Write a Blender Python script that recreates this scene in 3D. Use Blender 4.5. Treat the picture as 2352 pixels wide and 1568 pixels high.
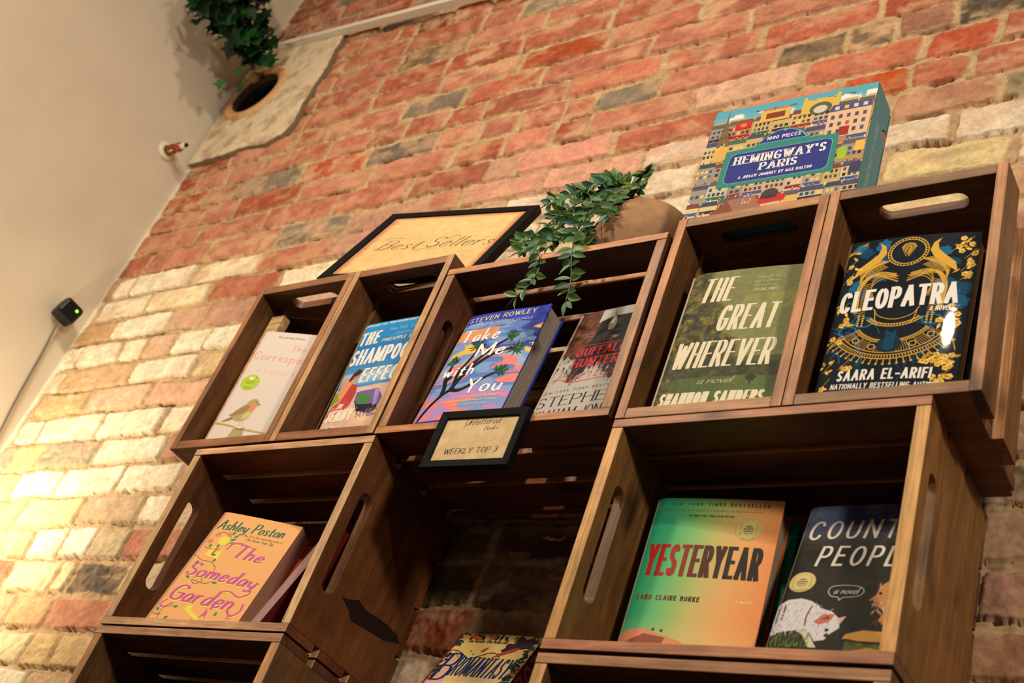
import bpy, bmesh, math, random
import numpy as np
from mathutils import Vector, Matrix
from mathutils.geometry import tessellate_polygon
random.seed(7); RNG = np.random.default_rng(11)
SC = bpy.context.scene
for o in list(bpy.data.objects): bpy.data.objects.remove(o)
COL = SC.collection

# ------------------------------------------------ camera
cam = bpy.data.objects.new('camera', bpy.data.cameras.new('camera')); COL.objects.link(cam)
RT = Vector((0.8111933504, 0.4967176896, 0.3086047392)); UP = Vector((0.1027027847, -0.6405406773, 0.7610254783)); FW = Vector((-0.5756887060, 0.5856442414, 0.5706166281))
m = Matrix.Identity(4)
for i in range(3): m[i][0], m[i][1], m[i][2] = RT[i], UP[i], -FW[i]
m[0][3], m[1][3], m[2][3] = 0, -1, 0
cam.matrix_world = m
cam.data.sensor_width = 36; cam.data.lens = 36*2863.93/2352; cam.data.clip_start = .02
cam.data.dof.use_dof = True; cam.data.dof.focus_distance = 1.72; cam.data.dof.aperture_fstop = 7.0
SC.camera = cam
# ------------------------------------------------ light and exposure
SC.view_settings.view_transform = 'Standard'; SC.view_settings.look = 'None'
SC.view_settings.exposure = 0.0; SC.view_settings.gamma = 1; SC.view_settings.use_curve_mapping = False
W = bpy.data.worlds.new('room_air'); SC.world = W; W.use_nodes = True
W.node_tree.nodes['Background'].inputs[0].default_value = (1.0, .86, .70, 1)
W.node_tree.nodes['Background'].inputs[1].default_value = .12
def lamp(name, loc, tgt, power, size, col, spread=180, kind='AREA'):
    d = bpy.data.lights.new(name, kind); o = bpy.data.objects.new(name, d); COL.objects.link(o)
    o.location = loc; o.rotation_euler = (Vector(tgt)-Vector(loc)).to_track_quat('-Z', 'Y').to_euler()
    d.energy = power; d.color = col
    if kind == 'AREA': d.shape = 'DISK'; d.size = size; d.spread = math.radians(spread)
    else: d.shadow_soft_size = size; d.spot_size = math.radians(spread); d.spot_blend = .8
    return o
WARM = (1, .90, .76)
lamp('ceiling_spot_key', (-1.75, -1.5, 2.2), (-1.2, .1, .9), 17, .16, WARM, 150)
lamp('ceiling_spot_right', (1.25, -1.5, 1.65), (-.6, .1, .95), 27, .26, (1, .90, .76), 150)
lamp('ceiling_spot_upper', (-.62, -2.0, 2.85), (-1.3, .2, 1.6), 15, .10, (1, .88, .72), 120)
lamp('low_wall_lamp', (-2.43, -.16, .66), (-2.46, .225, .90), 7.0, .10, (1, .90, .66), 160)

# ------------------------------------------------ helpers
def lin(c):
    return tuple(((x/255)/12.92 if x/255 <= .04045 else (((x/255)+.055)/1.055)**2.4) for x in c[:3])
def mat_nodes(name):
    m = bpy.data.materials.new(name); m.use_nodes = True; nt = m.node_tree
    return m, nt, nt.nodes['Principled BSDF'], nt.nodes.new, nt.links.new
def mat_plain(name, col, rough=.5, metal=0, bump=0, scale=200, spec=.5, emit=None, es=0, lo=.88, hi=1.1, det=2):
    m, nt, P, N, L = mat_nodes(name)
    P.inputs['Roughness'].default_value = rough; P.inputs['Metallic'].default_value = metal
    P.inputs['Specular IOR Level'].default_value = spec
    tc = N('ShaderNodeTexCoord'); no = N('ShaderNodeTexNoise'); no.inputs['Scale'].default_value = scale; no.inputs['Detail'].default_value = det; L(tc.outputs['Object'], no.inputs['Vector'])
    mx = N('ShaderNodeMix'); mx.data_type = 'RGBA'; c = lin(col)
    mx.inputs[6].default_value = (*[x*lo for x in c], 1); mx.inputs[7].default_value = (*[min(1, x*hi) for x in c], 1)
    L(no.outputs['Fac'], mx.inputs[0]); L(mx.outputs[2], P.inputs['Base Color'])
    if bump:
        b = N('ShaderNodeBump'); b.inputs['Strength'].default_value = bump; b.inputs['Distance'].default_value = .002
        L(no.outputs['Fac'], b.inputs['Height']); L(b.outputs[0], P.inputs['Normal'])
    if emit: P.inputs['Emission Color'].default_value = (*lin(emit), 1); P.inputs['Emission Strength'].default_value = es
    return m
def mat_print(name, rough=.35, coat=0, spec=.5, grain=0):
    m, nt, P, N, L = mat_nodes(name)
    a = N('ShaderNodeVertexColor'); a.layer_name = 'col'
    tc = N('ShaderNodeTexCoord'); no = N('ShaderNodeTexNoise'); no.inputs['Scale'].default_value = 60; no.inputs['Detail'].default_value = 6; L(tc.outputs['Object'], no.inputs['Vector'])
    mp = N('ShaderNodeMapRange'); mp.inputs['To Min'].default_value = 1-grain; mp.inputs['To Max'].default_value = 1+grain; L(no.outputs['Fac'], mp.inputs['Value'])
    v = N('ShaderNodeVectorMath'); v.operation = 'SCALE'; L(a.outputs['Color'], v.inputs[0]); L(mp.outputs[0], v.inputs['Scale'])
    L(v.outputs[0], P.inputs['Base Color'])
    P.inputs['Roughness'].default_value = rough; P.inputs['Specular IOR Level'].default_value = spec
    P.inputs['Coat Weight'].default_value = coat; P.inputs['Coat Roughness'].default_value = .03
    return m
def mat_wood():
    m, nt, P, N, L = mat_nodes('stained_pine')
    g = N('ShaderNodeAttribute'); g.attribute_name = 'grain'
    a = N('ShaderNodeVertexColor'); a.layer_name = 'col'
    def noise(sc, scale, det=5, dist=0):
        mp = N('ShaderNodeMapping'); mp.inputs['Scale'].default_value = sc; L(g.outputs['Vector'], mp.inputs['Vector'])
        n = N('ShaderNodeTexNoise'); n.inputs['Scale'].default_value = scale; n.inputs['Detail'].default_value = det; n.inputs['Distortion'].default_value = dist
        L(mp.outputs[0], n.inputs['Vector']); return n.outputs['Fac']
    fine = noise((.05, 1, 1), 420, 4); med = noise((.10, 1, 1), 70, 5, .6); big = noise((.35, 1, 1), 14, 3, .8); dirt = noise((1, 1, 1), 45, 6)
    knot = noise((.5, 1, 1), 16, 1)
    def rng(fac, lo, hi, a0, a1):
        r = N('ShaderNodeMapRange'); r.inputs['From Min'].default_value = lo; r.inputs['From Max'].default_value = hi
        r.inputs['To Min'].default_value = a0; r.inputs['To Max'].default_value = a1; L(fac, r.inputs['Value']); return r.outputs[0]
    def mul(x, y):
        n = N('ShaderNodeMath'); n.operation = 'MULTIPLY'; L(x, n.inputs[0]); L(y, n.inputs[1]); return n.outputs[0]
    f = mul(mul(rng(fine, .3, .7, .80, 1.28), rng(med, .3, .7, .70, 1.35)), mul(rng(big, .3, .7, .72, 1.25), rng(dirt, .3, .75, .85, 1.12)))
    f = mul(f, rng(knot, .70, .80, 1, .22))
    v = N('ShaderNodeVectorMath'); v.operation = 'SCALE'; L(a.outputs['Color'], v.inputs[0]); L(f, v.inputs['Scale'])
    L(v.outputs[0], P.inputs['Base Color']); P.inputs['Roughness'].default_value = .5; P.inputs['Specular IOR Level'].default_value = .4
    b = N('ShaderNodeBump'); b.inputs['Strength'].default_value = .35; b.inputs['Distance'].default_value = .0015; L(mul(fine, med), b.inputs['Height']); L(b.outputs[0], P.inputs['Normal'])
    return m
M = {}
M['wood'] = mat_wood()
M['print'] = mat_print('satin_printed_paper', .5, 0, .10)
M['matte'] = mat_print('matte_printed_paper', .6, 0, .2)
M['gloss'] = mat_print('glossy_foil_print', .5, .16, .05)
M['paper'] = mat_print('aged_paper', .8, 0, .2, .25)
M['pages'] = mat_print('page_edges', .8, 0, .2)
M['black'] = mat_plain('black_painted_wood', (13, 12, 11), .65, bump=.1, spec=.1)
M['glass'] = None
M['terra'] = mat_plain('mottled_terracotta', (156, 114, 76), .8, bump=.6, scale=42, lo=.35, hi=1.6, det=8)
M['brass'] = mat_plain('aged_brass', (150, 105, 60), .35, 1)
M['white'] = mat_plain('white_enamel', (215, 205, 185), .5)
M['blackplastic'] = mat_plain('black_plastic', (7, 7, 8), .35, spec=.3)
M['cable'] = mat_plain('grey_cable', (92, 84, 74), .6)
M['led'] = mat_plain('green_led', (120, 255, 40), .4, emit=(120, 255, 30), es=6)
M['redglass'] = mat_plain('red_bulb', (150, 50, 30), .2)

def setp(o, label=None, cat=None, group=None, kind=None):
    if label: o['label'] = label
    if cat: o['category'] = cat
    if group: o['group'] = group
    if kind: o['kind'] = kind
    return o
def empty(name, loc=(0, 0, 0), M3=None, **k):
    o = bpy.data.objects.new(name, None); COL.objects.link(o); o.empty_display_size = .02
    mm = Matrix.Translation(Vector(loc))
    if M3 is not None: mm = mm @ M3.to_4x4()
    o.matrix_world = mm
    return setp(o, **k)
class MB:
    """collects faces with a colour per face (or per corner) and an optional grain vector per vertex"""
    def __init__(s): s.v = []; s.f = []; s.c = []; s.g = []; s.sm = []
    def add(s, pts, faces, col=(.5, .5, .5), grain=None, smooth=False):
        b = len(s.v); s.v += [tuple(p) for p in pts]; s.g += grain if grain else [(0, 0, 0)]*len(pts)
        for i, f in enumerate(faces):
            s.f.append(tuple(b+k for k in f)); cc = col[i] if isinstance(col, list) else col
            s.c.append(cc); s.sm.append(smooth)
    def build(s, name, mat, parent=None, bevel=0, **k):
        me = bpy.data.meshes.new(name); me.from_pydata(s.v, [], s.f)
        lc = []
        for f, c in zip(s.f, s.c):
            if isinstance(c[0], tuple):
                for q in c: lc += [q[0], q[1], q[2], 1]
            else: lc += [c[0], c[1], c[2], 1]*len(f)
        at = me.color_attributes.new('col', 'FLOAT_COLOR', 'CORNER'); at.data.foreach_set('color', lc)
        if any(g != (0, 0, 0) for g in s.g):
            ga = me.attributes.new('grain', 'FLOAT_VECTOR', 'POINT'); ga.data.foreach_set('vector', [x for g in s.g for x in g])
        me.polygons.foreach_set('use_smooth', s.sm); me.update()
        me.materials.append(mat)
        o = bpy.data.objects.new(name, me); COL.objects.link(o)
        if parent: o.parent = parent
        if bevel:
            b = o.modifiers.new('b', 'BEVEL'); b.width = bevel; b.segments = 2; b.limit_method = 'ANGLE'; b.angle_limit = math.radians(50)
        return setp(o, **k)
BF = [(0, 3, 2, 1), (4, 5, 6, 7), (0, 1, 5, 4), (1, 2, 6, 5), (2, 3, 7, 6), (3, 0, 4, 7)]
def boxpts(x0, x1, y0, y1, z0, z1):
    return [(x0, y0, z0), (x1, y0, z0), (x1, y1, z0), (x0, y1, z0), (x0, y0, z1), (x1, y0, z1), (x1, y1, z1), (x0, y1, z1)]
def grain_of(pts, ax):
    off = (random.uniform(-5, 5), random.uniform(-5, 5), random.uniform(-5, 5)); o = []
    for p in pts:
        q = {'x': (p[0], p[1], p[2]), 'z': (p[2], p[0], p[1]), 'y': (p[1], p[0], p[2])}[ax]
        o.append((q[0]+off[0], q[1]+off[1], q[2]+off[2]))
    return o
def tube(mb, pts, r, col, n=8, closed=False):
    pts = [Vector(p) for p in pts]; prev = None; rings = []
    rr = r if isinstance(r, (list, tuple)) else [r]*len(pts)
    for i, p in enumerate(pts):
        t = (pts[min(i+1, len(pts)-1)]-pts[max(i-1, 0)]).normalized()
        a = t.orthogonal().normalized() if prev is None else (prev-t*prev.dot(t)).normalized()
        prev = a; b = t.cross(a)
        rings.append([p+(a*math.cos(2*math.pi*k/n)+b*math.sin(2*math.pi*k/n))*rr[i] for k in range(n)])
    V = [q for R_ in rings for q in R_]; F = []
    for i in range(len(pts)-1):
        for k in range(n): F.append((i*n+k, i*n+(k+1) % n, (i+1)*n+(k+1) % n, (i+1)*n+k))
    F.append(tuple(range(n))[::-1]); F.append(tuple((len(pts)-1)*n+k for k in range(n)))
    mb.add(V, F, col, smooth=True)
def lathe(mb, prof, col, n=48, closed=False):
    V = []; F = []
    for r, z in prof: V += [(r*math.cos(2*math.pi*k/n), r*math.sin(2*math.pi*k/n), z) for k in range(n)]
    for i in range(len(prof)-1):
        for k in range(n): F.append((i*n+k, i*n+(k+1) % n, (i+1)*n+(k+1) % n, (i+1)*n+k))
    mb.add(V, F, col, smooth=True)
def catmull(P, n=6):
    P = [np.array(p, float) for p in P]; Q = [2*P[0]-P[1]]+P+[2*P[-1]-P[-2]]; o = []
    for i in range(1, len(Q)-2):
        for k in range(n):
            t = k/n; a, b, c, d = Q[i-1], Q[i], Q[i+1], Q[i+2]
            o.append(.5*((2*b)+(-a+c)*t+(2*a-5*b+4*c-d)*t*t+(-a+3*b-3*c+d)*t**3))
    o.append(P[-1]); return o
def vnoise(x, y, seed=0):
    """smooth value noise on numpy arrays, 0..1"""
    r = np.random.default_rng(seed); T = r.random((256, 256))
    xi = np.floor(x).astype(int); yi = np.floor(y).astype(int); fx = x-xi; fy = y-yi
    fx = fx*fx*(3-2*fx); fy = fy*fy*(3-2*fy)
    g = lambda a, b: T[a & 255, b & 255]
    return (g(xi, yi)*(1-fx)+g(xi+1, yi)*fx)*(1-fy)+(g(xi, yi+1)*(1-fx)+g(xi+1, yi+1)*fx)*fy
def fbm(x, y, seed=0, o=4):
    s = 0; a = .5; t = 0
    for i in range(o): s = s+a*vnoise(x*2**i+i*17.3, y*2**i+i*9.1, seed+i); t += a; a *= .5
    return s/t
def sstep(a, b, x):
    t = np.clip((x-a)/(b-a), 0, 1); return t*t*(3-2*t)
# ------------------------------------------------ the room
XL = -2.575; YW = .225; ZF = -1.55; ZC = 3.0
HOLE = (-2.45, 2.235)
# brick courses: z of the mortar joint under course k
def zc(k, x): return .629+.0733*k-.006*(x+2.5)
RED = [(168, 96, 70), (176, 106, 80), (164, 92, 68), (182, 116, 90), (154, 88, 66), (178, 110, 86), (170, 102, 80), (156, 78, 54)]
PINK = [(188, 138, 112), (194, 150, 124), (180, 132, 108), (200, 160, 136)]
PALE = [(214, 192, 160), (222, 204, 176), (206, 180, 150), (216, 196, 150), (224, 210, 182)]
BUFF = [(206, 176, 132), (198, 164, 122), (210, 184, 140), (194, 150, 116)]
GREY = [(120, 104, 88), (132, 116, 96), (108, 94, 82)]
# prominent bricks of the photo: wall x, z -> colour
SPOT = [(-0.994, 1.480, (228, 210, 180)), (-1.379, 1.753, (196, 124, 96)), (-1.376, 2.017, (158, 70, 38)), (-1.224, 1.890, (190, 110, 84)), (-1.500, 1.987, (172, 98, 72)), (-1.372, 1.823, (170, 100, 76)), (-1.474, 1.830, (168, 100, 80)), (-1.213, 1.540, (196, 124, 104)), (-1.413, 1.633, (200, 140, 116)), (-1.074, 1.677, (172, 98, 72)), (-1.257, 1.669, (206, 140, 116)), (-1.058, 1.535, (228, 210, 180)), (-1.013, 1.597, (208, 170, 146)), (-1.173, 1.592, (216, 190, 164)), (-0.807, 1.821, (100, 84, 66)), (-0.492, 1.800, (92, 80, 66)), (-0.582, 1.815, (150, 110, 84)), (-0.686, 1.820, (134, 106, 78)), (-0.640, 1.874, (160, 78, 52)), (-0.795, 1.881, (176, 96, 72)), (-0.463, 1.690, (176, 100, 76)), (-0.557, 1.772, (168, 74, 50)), (-0.576, 1.683, (172, 98, 72)), (-0.647, 1.696, (190, 78, 36)), (-0.814, 1.739, (206, 160, 132)), (-0.766, 1.781, (178, 106, 82)), (-0.668, 1.768, (172, 98, 72)), (-0.438, 1.599, (150, 130, 96)), (-0.546, 1.592, (176, 124, 96)), (-0.512, 1.453, (206, 190, 132)), (-0.468, 1.533, (214, 196, 160)), (-0.566, 1.523, (222, 202, 164)), (-2.218, 0.733, (214, 180, 130)), (-2.145, 0.736, (226, 196, 150)), (-1.903, 0.788, (186, 120, 96)), (-1.991, 0.801, (206, 156, 114)), (-2.194, 0.804, (210, 160, 124)), (-2.088, 0.798, (232, 220, 196)), (-2.032, 0.861, (188, 158, 124)), (-2.236, 0.869, (226, 186, 136)), (-2.184, 1.532, (228, 210, 180)), (-2.354, 1.547, (228, 210, 180)), (-2.517, 1.532, (228, 210, 180)), (-2.250, 1.460, (228, 210, 180)), (-2.464, 1.463, (228, 210, 180)), (-2.162, 1.391, (206, 160, 132)), (-2.343, 1.393, (228, 210, 180)), (-2.508, 1.392, (190, 140, 106)), (-2.119, 1.313, (228, 210, 180)), (-2.222, 1.317, (206, 168, 136)), (-2.317, 1.321, (228, 210, 180)), (-2.433, 1.315, (228, 210, 180)), (-2.005, 1.226, (206, 176, 130)), (-2.159, 1.239, (228, 210, 180)), (-2.379, 1.241, (200, 158, 118)), (-2.068, 1.166, (208, 160, 130)), (-2.260, 1.172, (214, 170, 140)), (-2.452, 1.167, (176, 142, 112)), (-1.896, 0.893, (228, 210, 180)), (-2.042, 0.882, (190, 160, 128)), (-2.254, 0.885, (226, 196, 140)), (-1.982, 0.949, (228, 210, 180)), (-2.174, 0.954, (228, 210, 180)), (-2.353, 0.951, (228, 210, 180)), (-2.449, 1.015, (208, 170, 124)), (-2.092, 1.019, (228, 210, 180)), (-2.008, 1.097, (228, 210, 180)), (-2.546, 1.109, (228, 210, 180)), (-2.154, 1.100, (228, 210, 180)), (-2.351, 1.098, (228, 210, 180)), (-2.280, 1.457, (226, 206, 164)), (-1.912, 1.459, (236, 214, 178)), (-2.150, 1.529, (230, 208, 170)), (-2.063, 1.838, (190, 112, 80)), (-2.064, 0.820, (236, 220, 190)), (-1.991, 0.828, (190, 166, 130)), (-2.231, 0.802, (240, 220, 180)), (-0.738, 1.712, (200, 130, 100)), (-1.291, 1.632, (206, 150, 122)), (-1.018, 1.504, (222, 200, 168)), (-0.963, 1.589, (214, 184, 160)), (-0.536, 1.431, (214, 190, 136)), (-0.459, 1.553, (216, 196, 166)), (-0.567, 1.527, (222, 200, 170)), (-1.181, 1.539, (222, 196, 170)), (-0.386, 0.945, (190, 160, 124)), (-0.369, 0.675, (172, 124, 92)), (-0.381, 0.766, (180, 142, 112)), (-0.397, 0.896, (150, 124, 98)), (-1.926, 1.819, (150, 112, 78)), (-1.856, 0.582, (206, 172, 120)), (-2.007, 0.583, (204, 172, 118)), (-2.537, 1.178, (200, 166, 118)), (-2.531, 1.387, (190, 146, 104)), (-2.127, 0.687, (204, 158, 112)), (-1.993, 0.671, (188, 124, 94)), (-0.998, 0.726, (112, 84, 72)), (-1.131, 0.595, (196, 168, 140)), (-0.990, 0.666, (150, 104, 78)), (-1.103, 0.670, (160, 80, 48)), (-1.039, 0.797, (96, 66, 50)), (-1.141, 0.798, (120, 88, 62)), (-1.125, 0.721, (104, 84, 48)), (-2.463, 1.831, (164, 82, 48)), (-0.642, 1.667, (186, 80, 34)), (-1.858, 1.871, (178, 84, 52)), (-1.382, 2.047, (160, 72, 40)), (-1.834, 2.314, (112, 56, 32)), (-1.851, 2.197, (120, 92, 66)), (-1.963, 0.725, (104, 90, 76)), (-2.248, 1.016, (150, 136, 114)), (-0.758, 1.778, (186, 108, 80)), (-0.560, 1.755, (176, 84, 56)), (-0.587, 1.801, (150, 104, 80)), (-0.481, 1.798, (84, 74, 60)), (-0.711, 1.830, (120, 98, 74)), (-0.811, 1.828, (96, 82, 66))]
JOINTS = {6: [-2.559, -2.465, -2.247, -2.047], 5: [-2.511, -2.404, -2.2, -1.986], 4: [-2.423, -2.27, -2.07, -1.888], 3: [-2.34, -2.14, -1.949], 7: [-2.543, -2.355, -2.147], 8: [-2.507, -2.256, -2.043], 9: [-2.502, -2.351, -2.264, -2.164, -2.062], 10: [-2.44, -2.228], 11: [-2.546, -2.366, -2.144, -1.922, -1.7, -1.478, -1.256, -1.034, -0.812, -0.614, -0.421], 12: [-2.546, -2.471, -2.249, -2.027, -1.805, -1.583, -1.361, -1.164, -0.942, -0.72, -0.512], 2: [-2.234, -2.132, -2.039, -1.934], 1: [-2.245, -2.097, -2.041, -1.893], 0: [-2.05, -1.857], -1: [-1.966], -2: [-2.006], 13: [-1.493, -1.293, -1.076, -0.854, -0.619, -0.453], 15: [-1.445, -1.321, -1.232, -1.01, -0.796, -0.582], 14: [-1.378, -1.153, -0.931, -0.714, -0.594, -0.5], 16: [-1.535, -1.427, -1.318, -1.245, -1.093, -0.855, -0.726, -0.635, -0.539], 17: [-1.551, -1.333, -1.111, -0.901, -0.675], 18: [-1.634, -1.424]}
def build_wall():
    step = .003; x0, x1, z0, z1 = XL-.01, .50, .20, 2.90
    nx = int((x1-x0)/step)+1; nz = int((z1-z0)/step)+1
    xs = np.linspace(x0, x1, nx); zs = np.linspace(z0, z1, nz); X, Z = np.meshgrid(xs, zs)
    wx = X+(fbm(X*14, Z*14, 3)-.5)*.018+(fbm(X*120, Z*120, 8, 3)-.5)*.0055; wz = Z+(fbm(X*9, Z*12, 5)-.5)*.016+(vnoise(X*2.2, Z*2.2, 6)-.5)*.008+(fbm(X*100, Z*120, 9, 3)-.5)*.005
    K = np.floor((wz-.629+.006*(wx+2.5))/.0733).astype(int)
    fz = (wz-zc(K, wx))
    rng = np.random.default_rng(4)
    H = np.zeros_like(X); C = np.zeros(X.shape+(3,))
    mort = np.array(lin((198, 168, 126))); mort2 = np.array(lin((158, 124, 88)))
    mn = fbm(X*60, Z*60, 21)[..., None]; mc = mort*mn*1.1+mort2*(1-mn)*1.05
    mh = (fbm(X*40, Z*40, 31)-.5)*.011+(vnoise(X*200, Z*200, 32)-.5)*.003
    C[:] = mc; H[:] = mh
    for k in range(K.min(), K.max()+1):
        header = (k % 6 == 5); L0 = .118 if header else .222
        xx = -2.575-rng.uniform(0, L0); edges = []
        while xx < x1+.3:
            edges.append(xx); xx += L0*rng.uniform(.93, 1.06) if rng.random() > .12 else L0*.52
        if k in JOINTS: 
            lo, hi = JOINTS[k][0], JOINTS[k][-1]
            edges = [e for e in edges if e < lo-.07]+list(JOINTS[k])+[e for e in edges if e > hi+.07]
        for i in range(len(edges)-1):
            a, b = edges[i], edges[i+1]; sel = (K == k) & (wx >= a) & (wx < b)
            if not sel.any(): continue
            cx = (a+b)/2; czz = zc(k, cx)+.036
            jw = rng.uniform(.003, .0085); jz = rng.uniform(.003, .008)
            dx = np.minimum(wx[sel]-a, b-wx[sel])-jw; dz = np.minimum(fz[sel], .0733-fz[sel])-jz
            d = np.minimum(dx, dz); rc = rng.uniform(.004, .010)
            inside = sstep(-.001, rng.uniform(.0025, .0045), np.where((dx < rc) & (dz < rc), rc-np.hypot(rc-dx, rc-dz), d))
            # whitewash line: everything below it is pale
            wl = 1.48+.10*(cx+2.4)/1.0 if cx < -1.4 else 1.56+.03*math.sin(cx*9)
            t = czz-wl+rng.normal(0, .055)
            u = rng.random()
            if czz < .80: pal = BUFF if cx < -1.5 and u < .55 else (RED if u < .75 else PALE)
            elif t > .09: pal = RED if u < .93 else GREY
            elif t > -.06: pal = PINK if u < .6 else (PALE if u < .8 else RED)
            else: pal = PALE if u < .74 else (PINK if u < .86 else BUFF)
            if cx > -.45 and czz < 1.1: pal = PINK if u < .6 else BUFF
            bc = np.array(lin(pal[rng.integers(len(pal))])); rough_b = False
            for (sx, sz, sc) in SPOT:
                if a <= sx < b and zc(k, cx) <= sz < zc(k, cx)+.0733:
                    bc = np.array(lin(sc)); rough_b = sum(sc) < 380
            n = fbm(X[sel]*38+k, Z[sel]*38, 50+k % 7); n2 = fbm(X[sel]*120, Z[sel]*120, 60)
            lime = sstep(.38, .78, fbm(X[sel]*24+7, Z[sel]*34, 70+k % 5))*(rng.uniform(.3, .85) if t > -.02 else .35)
            c = bc[None, :]*(.70+.60*n[:, None])*(.78+.44*n2[:, None])
            c = c*(1-lime[:, None])+np.array(lin((208, 164, 124)))[None, :]*lime[:, None]
            chip = sstep(.60, .76, fbm(X[sel]*26, Z[sel]*50, 90+k))*(.3 if pal is RED else .55)
            c = c*(1-chip[:, None])+np.array(lin((196, 166, 122)))[None, :]*chip[:, None]
            C[sel] = c*inside[:, None]+C[sel]*(1-inside[:, None])
            h = rng.uniform(.003, .0085); tilt = rng.normal(0, .012)
            hh = h+(n-.5)*.004+(n2-.5)*.003+tilt*(wx[sel]-cx)-chip*.004
            if rough_b: hh = hh+(n2-.5)*.006-.003
            H[sel] = hh*inside+H[sel]*(1-inside)
            # a shadowed crack where mortar has shrunk from the brick
            cr = (fz[sel] < jz+.002) & (fz[sel] > jz-.0015) & (vnoise(X[sel]*16, Z[sel]*3, 40+k) > .36); H[sel] = H[sel]-cr*.007
            # open dark gaps under some bricks
            if rng.random() < .5:
                g0 = rng.uniform(a, b-.05); g1 = g0+rng.uniform(.03, .10)
                gs = sstep(g0, g0+.012, wx[sel])*(1-sstep(g1-.012, g1, wx[sel]))*(1-sstep(jz*.5, jz+.002, fz[sel]))*sstep(0, .0025, fz[sel])
                H[sel] = H[sel]-gs*.013; C[sel] = C[sel]*(1-.55*gs[:, None])
    # plaster bead running up the corner with the white wall
    bead = 1-sstep(.006, .020, X-XL+(fbm(X*0+3, Z*30, 77)-.5)*.022)
    C[:] = C*(1-bead[..., None])+np.array(lin((222, 208, 178)))*bead[..., None]; H[:] = H*(1-bead)+.004*bead
    # flue: the brickwork is open behind the round opening
    r = np.hypot(X-HOLE[0], Z-HOLE[1]); fl = 1-sstep(.074, .080, r)
    H[:] = H-fl*.16; C[:] = C*(1-fl[..., None])+np.array(lin((30, 22, 17)))*fl[..., None]
    V = np.stack([X, YW+.008-H, Z], -1).reshape(-1, 3)
    me = bpy.data.meshes.new('wall_back'); n = nx*nz
    me.vertices.add(n); me.vertices.foreach_set('co', V.ravel())
    idx = np.arange(n).reshape(nz, nx); q = np.stack([idx[:-1, :-1], idx[:-1, 1:], idx[1:, 1:], idx[1:, :-1]], -1).reshape(-1)
    nf = (nx-1)*(nz-1); me.loops.add(nf*4); me.loops.foreach_set('vertex_index', q)
    me.polygons.add(nf); me.polygons.foreach_set('loop_start', np.arange(nf)*4); me.polygons.foreach_set('use_smooth', np.ones(nf, bool))
    me.update(calc_edges=True)
    at = me.color_attributes.new('col', 'FLOAT_COLOR', 'POINT'); c4 = np.ones((n, 4)); c4[:, :3] = np.clip(C.reshape(-1, 3), 0, 1); at.data.foreach_set('color', c4.ravel())
    m, nt, P, N, L = mat_nodes('old_brickwork')
    a = N('ShaderNodeVertexColor'); a.layer_name = 'col'; tc = N('ShaderNodeTexCoord')
    n1 = N('ShaderNodeTexNoise'); n1.inputs['Scale'].default_value = 140; n1.inputs['Detail'].default_value = 8; n1.inputs['Roughness'].default_value = .7; L(tc.outputs['Object'], n1.inputs['Vector'])
    mp = N('ShaderNodeMapRange'); mp.inputs['From Min'].default_value = .3; mp.inputs['From Max'].default_value = .7; mp.inputs['To Min'].default_value = .8; mp.inputs['To Max'].default_value = 1.16; L(n1.outputs['Fac'], mp.inputs['Value'])
    v = N('ShaderNodeVectorMath'); v.operation = 'SCALE'; L(a.outputs['Color'], v.inputs[0]); L(mp.outputs[0], v.inputs['Scale']); L(v.outputs[0], P.inputs['Base Color'])
    b = N('ShaderNodeBump'); b.inputs['Strength'].default_value = .6; b.inputs['Distance'].default_value = .003; L(n1.outputs['Fac'], b.inputs['Height']); L(b.outputs[0], P.inputs['Normal'])
    P.inputs['Roughness'].default_value = .9; P.inputs['Specular IOR Level'].default_value = .15
    me.materials.append(m)
    # plain courses around the detailed part, out of the frame
    for (a0, a1, b0, b1) in ((x1, 3.0, ZF, ZC), (x0, x1, ZF, z0), (x0, x1, z1, ZC)):
        bm = bmesh.new(); bm.from_mesh(me)
        lay = bm.verts.layers.float_color['col']
        vs = [bm.verts.new(p) for p in ((a0, YW, b0), (a1, YW, b0), (a1, YW, b1), (a0, YW, b1))]
        for w in vs: w[lay] = (.42, .28, .2, 1)
        bm.faces.new(vs); bm.to_mesh(me); bm.free()
    o = bpy.data.objects.new('wall_back', me); COL.objects.link(o); setp(o, 'old brick wall, red above and whitewashed lower down', 'wall', kind='structure')
    so = o.modifiers.new('s', 'SOLIDIFY'); so.thickness = .05; so.offset = -1
    o.modifiers.remove(so)
build_wall()
plaster = mat_plain('painted_plaster', (206, 192, 168), .75, bump=.06, scale=6)
def slab(name, b, mat, **k):
    mb = MB(); mb.add(boxpts(*b), BF, (.5, .5, .5)); return mb.build(name, mat, None, **k)
slab('wall_left', (XL-.12, XL, -4.2, YW+.13, ZF, ZC), plaster, label='cream painted plaster side wall', cat='wall', kind='structure')
slab('ceiling', (XL-.12, 3.0, -4.2, YW+.13, ZC, ZC+.1), plaster, label='cream plaster ceiling', cat='ceiling', kind='structure')
slab('floor', (XL-.12, 3.0, -4.2, YW+.13, ZF-.1, ZF), mat_plain('dark_floorboards', (96, 66, 44), .5, bump=.1, scale=8), label='dark wooden floor', cat='floor', kind='structure')

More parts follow.
